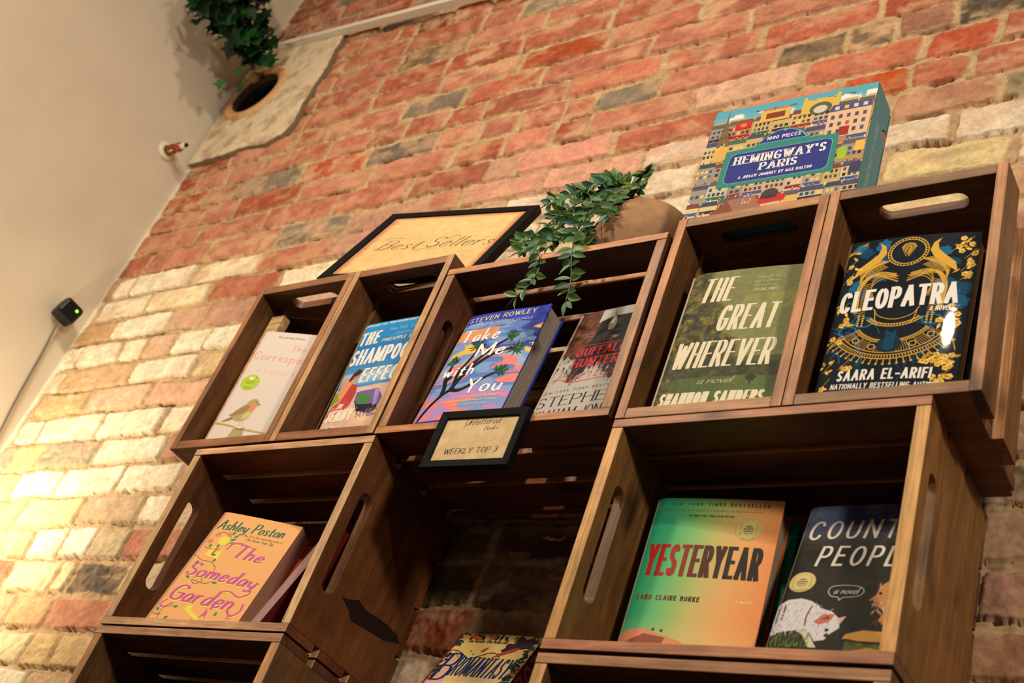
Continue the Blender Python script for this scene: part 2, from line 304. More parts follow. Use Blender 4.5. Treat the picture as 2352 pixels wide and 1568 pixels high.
# ------------------------------------------------ crates
DARK = (92, 52, 28); MID = (124, 76, 42); TAN = (170, 122, 70); REDW = (112, 58, 32)
def plank(name, b, ax, col, parent, edge=None, bevel=.0009, bow=0):
    """board with the sawn front edge a little lighter than its stained faces; grain runs along ax"""
    pts = boxpts(*b); mb = MB(); c = lin(col); k = random.uniform(.74, 1.02); c = tuple(x*k*m_ for x, m_ in zip(c, (.92, 1.03, .92)))
    e = tuple(min(1, x*1.32) for x in (lin(edge) if edge else c))
    cols = [c, c, e, c, c, c]
    mb.add(pts, BF, cols, grain_of(pts, ax)); return mb.build(name, M['wood'], parent, bevel)
def end_panel(x0, x1, y0, y1, z0, z1, hole, thick_ax, ax, col, parent, edge):
    """solid crate end with an oval hand hold; thick_ax is the thin direction"""
    c = tuple(x*.88*m_ for x, m_ in zip(lin(col), (.94, 1.04, .94))); e = tuple(min(1, x*1.12) for x in lin(edge))
    # outline in (s, t): s = long direction, t = y
    if thick_ax == 'x': s0, s1, w0, w1 = z0, z1, x0, x1; P3 = lambda s, t, w: (w, t, s)
    else: s0, s1, w0, w1 = x0, x1, z0, z1; P3 = lambda s, t, w: (s, t, w)
    out = [(s0, y0), (s1, y0), (s1, y1), (s0, y1)]
    hs, ht, hl, hr = hole; loop = []
    for k in range(13): a = math.pi/2-math.pi*k/12; loop.append((hs+hl-hr+hr*math.cos(a), ht+hr*math.sin(a)))
    for k in range(13): a = -math.pi/2-math.pi*k/12; loop.append((hs-hl+hr+hr*math.cos(a), ht+hr*math.sin(a)))
    allp = out+loop; tris = tessellate_polygon([[Vector((*p, 0)) for p in out], [Vector((*p, 0)) for p in loop]])
    n = len(allp); pts = [P3(*p, w0) for p in allp]+[P3(*p, w1) for p in allp]; F = []; Cc = []
    for t in tris: F.append(tuple(t)); Cc.append(c); F.append(tuple(n+i for i in t[::-1])); Cc.append(c)
    for i in range(4): j = (i+1) % 4; F.append((i, j, n+j, n+i)); Cc.append(e if i == 0 else c)
    m_ = len(loop)
    for i in range(m_): j = (i+1) % m_; F.append((4+i, 4+j, n+4+j, n+4+i)); Cc.append(tuple(x*1.25 for x in c))
    mb = MB(); mb.add(pts, F, Cc, grain_of(pts, ax)); o = mb.build('end_panel', M['wood'], parent)
    bm = bmesh.new(); bm.from_mesh(o.data); bmesh.ops.recalc_face_normals(bm, faces=bm.faces); bm.to_mesh(o.data); bm.free()
    b = o.modifiers.new('b', 'BEVEL'); b.width = .0012; b.segments = 2; b.limit_method = 'ANGLE'; b.angle_limit = math.radians(50)
    return o
def crate(x0, x1, z0, z1, upright, label, col=MID, edge=TAN, slat_edge=None, group='wooden crates hung on the brick wall', pcol=None, wide_gap=False):
    se = slat_edge or (150, 100, 60); pcol = pcol or col
    ob = empty('wooden_crate', ((x0+x1)/2, 0, z0), label=label, cat='crate', group=group)
    inv = Matrix.Translation((-(x0+x1)/2, 0, -z0))
    def fin(o): o.data.transform(inv)
    if not upright:
        t = .012; w = .0155; d = [(0, .0555), (.0665, .122), (.1335, .188)]
        for zz in (z1-t, z0):
            for a, b in d: fin(plank('slat', (x0, x1, a, b, zz, zz+t), 'x', col, ob, se))
        zm = (z0+z1)/2
        for xx in (x0, x1-w): fin(end_panel(xx, xx+w, .0006, .2, z0+t, z1-t, (zm, .0345, .0755, .0125), 'x', 'z', pcol, ob, edge))
        n = 4; h = (z1-z0-.006)/n
        for i in range(n): fin(plank('back_board', (x0+.001, x1-.001, .2005, .212, z0+.003+i*h, z0+.003+(i+1)*h-.004), 'x', col, ob))
    else:
        t = .013; w = .0155
        for xx in (x0, x1-t):
            d = [(0, .049), (.082, .130)] if wide_gap and xx > x0 else [(0, .0555), (.062, .118), (.1245, .178)]
            for a, b in d: fin(plank('slat', (xx, xx+t, a, b, z0, z1), 'z', col, ob, se))
        xm = (x0+x1)/2
        for zz in (z0, z1-w): fin(end_panel(x0+t, x1-t, .0006, .178, zz, zz+w, (xm, .0345, .054, .0125), 'z', 'x', pcol, ob, edge))
        n = 3; h = (x1-x0-2*t-.004)/n
        for i in range(n): fin(plank('back_board', (x0+t+.002+i*h, x0+t+.002+(i+1)*h-.003, .1785, .190, z0+.001, z1-.001), 'z', col, ob))
    return ob
g1 = .0006
crate(-1.6012, -1.3771-g1, .8329, 1.1788, True, 'upright crate at the far left of the top row, holding the white bird novel', (112, 66, 36), (140, 92, 56), (140, 92, 56))
crate(-1.3771+g1, -1.1689, .8329, 1.1788, True, 'upright crate second from the left in the top row, holding the sky-blue beach novel', (108, 64, 36), (140, 90, 56), (160, 120, 76))
crate(-1.1654, -.7851, .8308, 1.1434, False, 'wide crate in the middle of the top row, under the trailing plant', (96, 52, 30), (150, 104, 66), (158, 104, 62))
crate(-.7742, -.5598-g1, .8242, 1.1629, True, 'upright crate under the jigsaw box, holding the green landscape novel', (112, 68, 36), (160, 112, 68), (158, 104, 60))
crate(-.5598+g1, -.3436, .8242, 1.1629, True, 'upright crate at the right end of the top row, holding the black and gold novel', (104, 64, 34), (128, 90, 58), (150, 104, 66), wide_gap=True)
crate(-1.5310, -1.1602, .5239, .8283, False, 'crate in the second row on the left, holding the orange novel', (104, 54, 28), (184, 146, 104), (176, 134, 96), pcol=(104, 58, 28))
crate(-.7735, -.3923, .5176, .8226, False, 'crate in the second row on the right, holding two upright novels', (104, 66, 40), (190, 140, 78), (150, 98, 66), pcol=(120, 78, 40))
crate(-1.5315, -1.1607, .2170, .5214, False, 'lowest crate on the left, mostly cut off below the orange novel', (92, 52, 30), (172, 124, 84), (158, 116, 86), pcol=(104, 66, 34))
crate(-.7735, -.3925, .2080, .5130, False, 'lowest crate on the right, cut off by the bottom of the picture', (96, 58, 34), (190, 146, 86), (140, 98, 64), pcol=(110, 70, 38))
crate(-1.1580, -.7770, .1480, .4525, False, 'low crate between the two lowest crates, just below the painted-edge paperback', (96, 58, 34))
# ------------------------------------------------ lettering drawn as pen strokes
# each letter: width factor, strokes; L = straight pen line, C = curved
GU = {
'A': (.70, 'L0,0,.5,1;L.5,1,1,0;L.2,.32,.8,.32'), 'B': (.56, 'L0,0,0,1;C0,1,.55,1,.85,.93,.92,.76,.82,.6,.5,.54,0,.54;C0,.54,.6,.54,.92,.44,1,.27,.9,.08,.55,0,0,0'),
'C': (.60, 'C1,.76,.85,.95,.5,1,.13,.85,0,.5,.13,.15,.5,0,.85,.05,1,.24'), 'D': (.60, 'L0,0,0,1;C0,1,.45,1,.82,.86,1,.5,.82,.14,.45,0,0,0'),
'E': (.48, 'L0,0,0,1;L0,1,1,1;L0,.52,.85,.52;L0,0,1,0'), 'F': (.46, 'L0,0,0,1;L0,1,1,1;L0,.52,.85,.52'),
'G': (.62, 'C1,.78,.85,.95,.5,1,.13,.85,0,.5,.13,.15,.5,0,.85,.06,1,.2;L1,.2,1,.46;L1,.46,.6,.46'), 'H': (.60, 'L0,0,0,1;L1,0,1,1;L0,.52,1,.52'),
'I': (.0, 'L0,0,0,1'), 'J': (.42, 'C1,1,1,.6,1,.28,.8,.03,.4,0,.1,.06,0,.25'), 'K': (.60, 'L0,0,0,1;L0,.38,1,1;L.3,.58,1,0'), 'L': (.46, 'L0,0,0,1;L0,0,1,0'),
'M': (.80, 'L0,0,0,1;L0,1,.5,.1;L.5,.1,1,1;L1,1,1,0'), 'N': (.62, 'L0,0,0,1;L0,1,1,0;L1,0,1,1'),
'O': (.64, 'C.5,1,.13,.85,0,.5,.13,.15,.5,0,.87,.15,1,.5,.87,.85,.5,1'), 'P': (.54, 'L0,0,0,1;C0,1,.6,1,.92,.9,1,.73,.92,.56,.6,.46,0,.46'),
'R': (.58, 'L0,0,0,1;C0,1,.6,1,.9,.91,1,.74,.9,.58,.6,.5,0,.5;L.5,.5,1,0'), 'S': (.50, 'C.95,.8,.78,.96,.5,1,.18,.94,.03,.75,.18,.58,.5,.51,.82,.43,.98,.25,.83,.06,.5,0,.2,.04,.03,.21'),
'T': (.58, 'L.5,0,.5,1;L0,1,1,1'), 'U': (.60, 'C0,1,0,.6,.01,.28,.18,.05,.5,0,.82,.05,.99,.28,1,.6,1,1'), 'V': (.66, 'L0,1,.5,0;L.5,0,1,1'),
'W': (.95, 'L0,1,.26,0;L.26,0,.5,.9;L.5,.9,.74,0;L.74,0,1,1'), 'X': (.64, 'L0,0,1,1;L0,1,1,0'), 'Y': (.64, 'L0,1,.5,.46;L1,1,.5,.46;L.5,.46,.5,0'), 'Z': (.54, 'L0,1,1,1;L1,1,0,0;L0,0,1,0'),
'Q': (.64, 'C.5,1,.13,.85,0,.5,.13,.15,.5,0,.87,.15,1,.5,.87,.85,.5,1;L.6,.25,1,0'),
'0': (.5, 'C.5,1,.13,.85,0,.5,.13,.15,.5,0,.87,.15,1,.5,.87,.85,.5,1'), '1': (.2, 'L0,.78,1,1;L1,1,1,0'), '3': (.46, 'C.02,.85,.3,1,.75,.96,.92,.76,.75,.57,.4,.53;C.4,.53,.85,.46,1,.26,.8,.04,.4,0,0,.14'),
':': (.04, 'L0,.05,0,.1;L0,.42,0,.47'), '2': (.46, 'C.05,.78,.3,1,.75,.96,.92,.75,.7,.45,0,0;L0,0,1,0'), '5': (.46, 'L.9,1,.1,1;L.1,1,.05,.55;C.05,.55,.5,.64,.9,.5,.95,.25,.7,.02,.3,0,0,.12'),
'#': (.6, 'L.3,0,.45,1;L.65,0,.8,1;L0,.32,.95,.32;L.05,.68,1,.68'), '-': (.34, 'L0,.45,1,.45'), '.': (.04, 'L0,.0,0,.05'), "'": (.05, 'L0,.75,0,1'), '"': (.2, 'L0,.8,0,1;L1,.8,1,1'), ',': (.05, 'L1,.06,0,-.12'),
'a': (.42, 'C.95,.42,.6,.52,.2,.42,.02,.2,.15,.02,.45,0,.8,.14,.95,.42;C.97,.5,.9,.2,.92,.03,1.15,.06'),
'b': (.40, 'L0,1,0,0;C0,.3,.3,.5,.7,.5,1,.27,.75,.02,.35,-.01,0,.1'), 'c': (.36, 'C1,.4,.65,.52,.2,.42,0,.2,.2,.02,.6,-.01,1,.12'),
'd': (.42, 'C.95,.42,.6,.52,.2,.42,.02,.2,.15,.02,.45,0,.8,.14,.95,.4;C1.02,1,.95,.4,.92,.05,1.12,.04'), 'e': (.38, 'C.05,.24,.6,.27,.95,.36,.75,.51,.35,.48,.03,.24,.2,.02,.6,-.01,1.05,.14'),
'f': (.30, 'C1,.9,.7,1,.42,.86,.34,.5,.3,0;L0,.48,.85,.48'), 'g': (.42, 'C.95,.42,.6,.52,.2,.42,.02,.22,.2,.04,.5,.03,.85,.18;C.97,.5,.92,.1,.85,-.22,.45,-.34,.05,-.24'),
'h': (.40, 'L0,1,0,0;C0,.25,.3,.48,.65,.51,.88,.35,.86,.1,1.05,.02'), 'i': (.06, 'C.2,.5,.3,.2,.5,.03,1.4,.04;L.3,.68,.3,.72'),
'k': (.40, 'L0,1,0,0;C.85,.5,.5,.3,.06,.22;C.25,.28,.6,.1,1.05,.0'), 'l': (.06, 'C.2,1,.2,.3,.4,.03,1.5,.03'), 'm': (.66, 'L0,.5,0,0;C0,.28,.2,.48,.4,.5,.5,.3,.48,0;C.5,.28,.68,.48,.88,.5,.98,.3,.95,.04,1.06,.02'),
'n': (.40, 'L0,.5,0,0;C0,.25,.3,.48,.65,.51,.88,.35,.86,.1,1.05,.02'), 'o': (.42, 'C.5,.51,.13,.42,0,.25,.13,.05,.5,-.01,.87,.08,1,.25,.87,.44,.5,.51'),
'p': (.42, 'L0,.5,0,-.36;C0,.3,.3,.5,.7,.5,1,.27,.75,.02,.35,-.01,0,.1'), 'r': (.30, 'L0,.5,0,0;C0,.26,.35,.48,.7,.52,1,.46'), 's': (.32, 'C.9,.42,.55,.52,.12,.42,.3,.28,.75,.2,.85,.07,.45,-.02,.02,.07'),
't': (.28, 'C.45,.8,.35,.4,.4,.06,.7,-.01,1.05,.08;L0,.5,.95,.5'), 'u': (.40, 'C0,.5,-.02,.2,.15,.02,.45,0,.8,.15,.95,.4;C.97,.5,.9,.2,.92,.03,1.12,.05'),
'v': (.38, 'L0,.5,.45,0;L.45,0,1,.5'), 'w': (.60, 'L0,.5,.25,0;L.25,0,.5,.42;L.5,.42,.74,0;L.74,0,1,.5'), 'y': (.40, 'C0,.5,-.02,.25,.2,.08,.5,.06,.85,.2;C1,.5,.9,.05,.7,-.26,.3,-.34,0,-.24'),
' ': (.24, '')}
def strokes(ch):
    w, s = GU.get(ch, GU[' ']); out = []
    for t in s.split(';'):
        if t:
            v = [float(x) for x in t[1:].split(',')]; out.append((t[0], [(v[i], v[i+1]) for i in range(0, len(v), 2)]))
    return w, out
def ribbon(pts, wfn):
    """pen ribbon through smooth points, width from pen direction: returns list of quads"""
    P = [np.array(p, float) for p in pts]; L = []; R_ = []
    for i, p in enumerate(P):
        t = P[min(i+1, len(P)-1)]-P[max(i-1, 0)]; n = np.hypot(*t)
        if n < 1e-9: t = np.array([1., 0]); n = 1
        t = t/n; nn = np.array([-t[1], t[0]]); h = wfn(t, i/(len(P)-1))/2
        L.append(p+nn*h); R_.append(p-nn*h)
    return [[L[i], R_[i], R_[i+1], L[i+1]] for i in range(len(P)-1)]
class Page:
    """a printed face W x H mm; u right, v up.  Everything is laid as real ink shapes following the face's bow"""
    def __init__(s, W, H, bow=0, spine=0, curl=0):
        s.W, s.H, s.bow, s.spine, s.curl = W, H, bow, spine, curl; s.mb = MB(); s.k = 0; s.stickers = []; s.st = .016
    def y(s, u, v=0):
        t = min(max(u/s.W, 0), 1); b = s.bow*4*t*(1-t)
        if s.spine: b -= s.spine*(1-min(t/.09, 1))**2
        if s.curl: b += s.curl*max(0, t-.75)**2*16*max(0, v/s.H-.6)*2.5
        return -b
    def nl(s, col, n=1):
        if col != getattr(s, 'lc', None) or n > 1: s.k += n
        s.lc = col; return 1.6+s.k*s.st
    def P(s, u, v, lay): return (u/1000, (s.y(u, v)-lay*.10)/1000, v/1000)
    def base(s, fn, nu=44, nv=66, y_off=0, lay=0):
        V = []; F = []; C = []
        for j in range(nv+1):
            for i in range(nu+1): V.append(s.P(s.W*i/nu, s.H*j/nv, lay))
        cc = [[lin(fn(i/nu, j/nv)) for i in range(nu+1)] for j in range(nv+1)]
        for j in range(nv):
            for i in range(nu):
                a = j*(nu+1)+i; F.append((a, a+1, a+nu+2, a+nu+1)); C.append([cc[j][i], cc[j][i+1], cc[j+1][i+1], cc[j+1][i]])
        s.mb.add(V, F, C, smooth=True)
    def tri(s, a, b, c, col, lay, d=0):
        L = max(abs(a[0]-b[0]), abs(b[0]-c[0]), abs(c[0]-a[0]))
        if (s.bow or s.spine or s.curl) and L > 6 and d < 6:
            ab, bc, ca = (a+b)/2, (b+c)/2, (c+a)/2
            for t in ((a, ab, ca), (ab, b, bc), (ca, bc, c), (ab, bc, ca)): s.tri(*t, col, lay, d+1)
            return
        if (b[0]-a[0])*(c[1]-a[1])-(b[1]-a[1])*(c[0]-a[0]) < 0: b, c = c, b
        s.mb.add([s.P(*a, lay), s.P(*b, lay), s.P(*c, lay)], [(0, 1, 2)], col)
    def poly(s, pts, col, lay=None):
        if lay is None: lay = s.nl(col)
        q = [np.array([min(max(p[0], 0), s.W), min(max(p[1], 0), s.H)]) for p in pts]
        for t in tessellate_polygon([[Vector((*p, 0)) for p in q]]): s.tri(q[t[0]], q[t[1]], q[t[2]], lin(col), lay)
        return lay
    def quads(s, Q, col, lay):
        c = lin(col)
        for q in Q:
            if all(p[0] <= 0 or p[0] >= s.W or p[1] <= 0 or p[1] >= s.H for p in q): continue
            q = [(min(max(p[0], 0), s.W), min(max(p[1], 0), s.H)) for p in q]
            a = sum(q[i][0]*q[(i+1) % 4][1]-q[(i+1) % 4][0]*q[i][1] for i in range(4))
            if a < 0: q = q[::-1]
            s.mb.add([s.P(*p, lay) for p in q], [(0, 1, 2, 3)], c)
    def line(s, pts, w, col, smooth=True, taper=None, lay=None, n=5):
        if lay is None: lay = s.nl(col)
        P = catmull(pts, n) if smooth and len(pts) > 2 else [np.array(p, float) for p in pts]
        if len(P) == 2: P = [P[0]+(P[1]-P[0])*i/6 for i in range(7)]
        s.quads(ribbon(P, (lambda t, f: w) if taper is None else (lambda t, f: w*(taper[0]+(taper[1]-taper[0])*f) if len(taper) == 2 else w*(taper[0]*(1-f)**2+2*taper[1]*f*(1-f)*1.5+taper[2]*f*f))), col, lay)
    def disc(s, u, v, r, col, ry=None, rot=0, n=22, wob=0, seed=0):
        rnd = random.Random(seed); ry = ry or r; c, d = math.cos(rot), math.sin(rot); P = []
        for k in range(n):
            a = 2*math.pi*k/n; w = 1+rnd.uniform(-wob, wob); x, y_ = r*w*math.cos(a), ry*w*math.sin(a); P.append((u+x*c-y_*d, v+x*d+y_*c))
        s.poly(P, col)
    def ring(s, u, v, r, w, col, ry=None, a0=0, a1=360, n=36):
        ry = ry or r; s.line([(u+r*math.cos(math.radians(a0+(a1-a0)*k/n)), v+ry*math.sin(math.radians(a0+(a1-a0)*k/n))) for k in range(n+1)], w, col, smooth=False)
    def rect(s, u0, v0, u1, v1, col): s.poly([(u0, v0), (u1, v0), (u1, v1), (u0, v1)], col)
    def leaf(s, u, v, L, w, ang, col):
        c, d = math.cos(ang), math.sin(ang); P = []
        for k in range(9): t = k/8; P.append((t*L, w*math.sin(math.pi*t**.8)/2))
        for k in range(7, 0, -1): t = k/8; P.append((t*L, -w*math.sin(math.pi*t**.8)/2))
        s.poly([(u+x*c-y_*d, v+x*d+y_*c) for x, y_ in P], col)
    def text(s, t, u, v, h, width, wt, ht=None, slant=0, serif=0, rot=0, col=(255, 255, 255), gap=.16, cols=None, flick=0, curve=None):
        """t set from (u, v) on its baseline, cap height h, stretched to a total width; wt/ht = thick and thin pen"""
        ht = ht or wt; lay = s.nl(col, 2)
        g = [strokes(c) for c in t]; adv = sum(w for w, _ in g)+gap*(len(t)-1)+1e-6
        # pen thickness is part of each letter's width
        kx = (width-wt*len(t))/(h*adv) if width else 1
        x = 0; cr, sr = math.cos(rot), math.sin(rot); vis = 0
        for ch, (w, st) in zip(t, g):
            cc = cols(vis) if cols else col; vis += 1
            gw = w*h*kx; x0 = x+wt/2
            def T(p):
                X = x0+p[0]*(gw if w > .0 else 0); Y = ht/2+p[1]*(h-ht)
                if curve: Y += curve(X)
                X += slant*Y; return np.array([u+X*cr-Y*sr, v+X*sr+Y*cr])
            wf = lambda tt, f: math.sqrt((wt*tt[1])**2+(ht*tt[0])**2)
            tt0 = lambda p, q: (q-p)/max(1e-9, np.hypot(*(q-p)))
            wf2 = lambda tt, f: (lambda q: math.sqrt((wt*q[1])**2+(ht*q[0])**2))((tt[0]*cr+tt[1]*sr, -tt[0]*sr+tt[1]*cr))
            for kind, pts in st:
                if kind == 'L':
                    a, b = T(pts[0]), T(pts[1]); d = tt0(a, b); e = ht*.5
                    vert = abs(pts[1][1]-pts[0][1]) > .02
                    a2, b2 = (a-d*e, b+d*e) if vert else (a-d*wt*.5, b+d*wt*.5)
                    s.quads(ribbon([a2, (a2+b2)/2, b2], wf2), cc, lay)
                    if serif and vert and abs(pts[1][1]-pts[0][1]) > .3:
                        for p in (pts[0], pts[1]):
                            if p[1] in (0, 1, .5) or abs(p[1]-.1) < .001:
                                if ch in 'AVWMN' and 0 < p[0] < 1 and not (ch in 'VW' and p[1] == 1): continue
                                c0 = T(p); q = serif*wt*.45; dx = np.array([cr, sr])*(wt*.5+q)
                                s.quads(ribbon([c0-dx, c0+dx], lambda a_, b_: ht), cc, lay)
                else:
                    P = catmull([T(p) for p in pts], 5 if h > 5 else 3)
                    if flick: s.quads(ribbon(P, lambda tt, f: wf2(tt, f)*(.35+.65*math.sin(math.pi*min(1, .12+f*.85)))), cc, lay)
                    else: s.quads(ribbon(P, wf2), cc, lay)
            x += gw+wt+gap*h*kx
    def script(s, t, u, v, h, width, wt, col, slant=.35, rot=0, ht=None, gap=.04, **k): s.text(t, u, v, h, width, wt, ht or wt*.45, slant, 0, rot, col, gap, **k)

def grad(stops):
    def f(t):
        for (a, ca), (b, cb) in zip(stops, stops[1:]):
            if t <= b: k = (t-a)/(b-a) if b > a else 0; k = max(0, k); return tuple(ca[i]+(cb[i]-ca[i])*k for i in range(3))
        return stops[-1][1]
    return f
def mixc(a, b, t): t = max(0, min(1, t)); return tuple(a[i]+(b[i]-a[i])*t for i in range(3))
def fb(u, v, sd, o=4): return float(fbm(np.array([u]), np.array([v]), sd, o)[0])
def grid_noise(sx, sy, sd, o=4, n=161):
    U, V = np.meshgrid(np.linspace(0, 1, n), np.linspace(0, 1, n)); G = fbm(U*sx, V*sy, sd, o)
    return lambda u, v: float(G[min(n-1, max(0, int(v*(n-1)+.5))), min(n-1, max(0, int(u*(n-1)+.5)))])

def rotm(yaw, lean, roll):
    # local X = width, local Z = up the cover, local -Y = out of the cover
    return Matrix.Rotation(yaw, 3, 'Z') @ Matrix.Rotation(-lean, 3, 'X') @ Matrix.Rotation(-roll, 3, 'Y')
def book(name, pose, page, thick, cover, label, cat='book', group='novels and books displayed in the crates', mat='print', hard=True, edges=(176, 160, 138), back=None, parent_only=None, edge_art=None, inset=3):
    """a book standing cover-out: printed front cover, page block, spine, back cover"""
    x, y, z, yaw, lean, roll = pose
    ob = empty(name, (x, y, z), rotm(yaw, lean, roll), label=label, cat=cat, group=group)
    Wd, Hh, T = page.W, page.H, thick; mb = page.mb; bc = lin(cover); ct = 2.2 if hard else .6
    # the board behind the printed face, following its bow
    nu = 24; V = []; F = []
    for i in range(nu+1):
        u = Wd*i/nu
        for v in (0, Hh*.25, Hh*.5, Hh*.6, Hh*.7, Hh*.8, Hh*.9, Hh):
            V.append((u/1000, (page.y(u, v)+.0)/1000, v/1000)); V.append((u/1000, (page.y(u, v)+ct)/1000, v/1000))
    n = 16
    for i in range(nu):
        for j in range(7):
            a = i*n+2*j+1; F.append((a, a+2, a+n+2, a+n))
        a = i*n; F.append((a, a+1, a+n+1, a+n)); a = i*n+14; F.append((a, a+n, a+n+1, a+1))
    for j in range(7):
        a = 2*j; F.append((a, a+2, a+3, a+1)); a = nu*n+2*j; F.append((a, a+1, a+3, a+2))
    mb.add(V, F, bc)
    fc = mb.build('front_cover', M[mat], ob)
    for q in page.stickers: q.build('round_sticker', M['print'], fc)
    i3 = inset if hard else .3; ys = ct+.05
    pg = MB(); ec = [lin(tuple(c*k for c in edges)) for k in (1, .93, 1.05, .97)]
    # page block as a stack of thin signatures so the edge shows paper lines
    ns = max(6, int(T/2.2)); y0 = page.spine*0+ys+max(0, .0)
    yy = [y0+(T-2*ct-.1)*k/ns for k in range(ns+1)]
    for k in range(ns):
        j = random.uniform(-.35, .35); pg.add([(a/1000, b/1000, c/1000) for a, b, c in boxpts(1.2, Wd-i3+j, yy[k], yy[k+1], i3*.9, Hh-i3+j*.6)], BF, ec[k % 4])
    pg.build('page_block', M['pages'], ob)
    bk_ = MB(); b2 = lin(back or cover)
    bk_.add([(a/1000, b/1000, c/1000) for a, b, c in boxpts(0, Wd, T-ct, T, 0, Hh)], BF, b2); bk_.build('back_cover', M[mat], ob, .0004)
    sp = MB(); sb = page.y(0, 0); V = []; F = []
    for k in range(9):
        a = math.pi*k/8; yk = (T+sb)/2*(1-math.cos(a))+sb*math.cos(a)*0 if False else sb+(T-sb)*(1-math.cos(a))/2; xk = -1.6*math.sin(a) if hard else -.4*math.sin(a)
        V += [(xk/1000, yk/1000, 0), (xk/1000, yk/1000, Hh/1000), ((xk+1.1)/1000, yk/1000, 0), ((xk+1.1)/1000, yk/1000, Hh/1000)]
    for k in range(8):
        a = 4*k; F += [(a, a+1, a+5, a+4), (a+2, a+6, a+7, a+3), (a, a+4, a+6, a+2), (a+1, a+3, a+7, a+5)]
    sp.add(V, F, b2, smooth=False); sp.build('spine', M[mat], ob)
    return ob
def plain_book(name, pose, Wd, Hh, T, cover, label, group=None, hard=True, edges=(176, 160, 138), **k):
    p = Page(Wd, Hh); p.base(lambda u, v: cover, 2, 2); return book(name, pose, p, T, cover, label, 'book', 'novels and books displayed in the crates', 'print', hard, edges, **k)
def behind(pose, dist, side=0, up=0):
    x, y, z, yaw, lean, roll = pose; R_ = rotm(yaw, lean, roll); v = R_ @ Vector((side, dist, up)); return (x+v.x, y+v.y, z+v.z, yaw, lean, roll)
BG = 'novels and books displayed in the crates'
# ------------------------------------------------ the books
WH = (236, 228, 212); CRM = (238, 226, 198)
T_ = lambda c: (lambda i: c)
# 1 white novel with a bird
def cover_bird():
    p = Page(150, 235, 1.2, 2.5); p.base(lambda u, v: (222, 206, 190) if u > .012 else (226, 140, 120), 60, 20)
    p.script('"Wise and deeply affecting', 30, 222, 4.2, 52, .45, (120, 104, 96), .1)
    rc = (242, 150, 138)
    p.text('The', 68, 197, 12, 26, 1.5, .5, 0, .9, -.03, rc); p.text('Correspondent', 4, 174, 17, 152, 2.1, .6, 0, .9, -.03, rc)
    p.text('VIRGINIA', 22, 147, 8, 66, 1.0, .4, 0, .8, -.05, (240, 188, 174), gap=.4); p.text('EVANS', 92, 143, 8, 42, 1.0, .4, 0, .8, -.05, (240, 188, 174), gap=.4)
    keep = p.mb; p.mb = MB(); p.stickers.append(p.mb); p.disc(25, 124, 16.5, (176, 200, 44), 16.5); p.text('W', 19.5, 129, 7, 9, 2, 1, 0, .4, 0, (240, 240, 220)); p.disc(32, 135, 1, (40, 70, 30))
    for i, (t, w, c) in enumerate((('WATERSTONES', 17, (74, 92, 30)), ('FICTION', 12, (74, 92, 30)), ('NOVEL PRIZE', 15, (216, 226, 140)))): p.text(t, 25-w/2, 124.5-i*3.6, 2.1, w, .3, .3, col=c)
    p.text('SHORTLIST', 19, 112, 2.4, 12, .35, col=(96, 116, 40)); p.mb = keep
    p.poly([(-2, 36), (30, 33.5), (60, 29), (100, 26.5), (150, 24), (150, 27), (100, 30), (60, 33), (30, 37), (-2, 40)], (190, 160, 84))
    p.poly([(36, 4), (66, 2), (60, 34), (42, 36)], (176, 156, 104)); p.poly([(42, 36), (60, 34), (58, 28), (44, 30)], (128, 116, 88))
    p.disc(50, 36, 9, (224, 200, 176), 4, .1, wob=.15, seed=3)
    for a, b in ((46, 44), (52, 45)): p.line([(a, b), (a+1, 37)], .7, (214, 150, 120))
    p.poly([(12, 40), (15, 44), (30, 56), (34, 50), (22, 43)], (150, 122, 72))
    body = [(28, 52), (32, 47), (40, 45), (50, 47), (56, 54), (58, 64), (59, 72), (62, 80), (61, 87), (56, 92), (49, 92), (43, 87), (40, 80), (34, 74), (26, 64)]
    p.poly(body, (178, 158, 96)); p.poly([(46, 49), (55, 55), (57, 66), (50, 66), (44, 58)], (206, 196, 120)); p.poly([(48, 66), (58, 66), (61, 78), (61, 85), (55, 84), (50, 76)], (222, 138, 96))
    p.poly([(20, 55), (36, 72), (46, 80), (50, 74), (46, 64), (36, 58), (24, 53)], (156, 124, 76)); p.poly([(61, 84), (67, 82), (61, 80)], (120, 96, 66)); p.disc(56, 86, 1.1, (60, 44, 30))
    p.script('a novel', 100, 12, 8, 26, .7, (150, 120, 110), .3)
    return p
POSE = dict(bird=(-1.538, .0070, .8488, .30, .03, .015), sky=(-1.3192, .0295, .8488, .0286, .0198, .0615), trees=(-1.1307, .0221, .8432, -.0184, .0878, -.0137),
    hunter=(-.9424, .0392, .8432, -.0689, .1294, .0078), green=(-.737, .0092, .8400, .0676, .0584, .0155), gold=(-.5283, .0080, .8412, .0619, .0289, -.0188),
    orange=(-1.4495, .0054, .5363, .2964, .1999, -.0311), yester=(-.73, .0702, .5300, .1366, .0585, .0271), country=(-.5443, .0444, .5300, .0254, .2461, .02),
    bro=(-1.0826, .1373, .4546, -.0072, .40, -.02))
book('hardback_novel', POSE['bird'], cover_bird(), 22, (236, 220, 206), 'white novel with a small bird and a lime-green sticker, in the leftmost crate', back=(230, 214, 200), mat='matte')
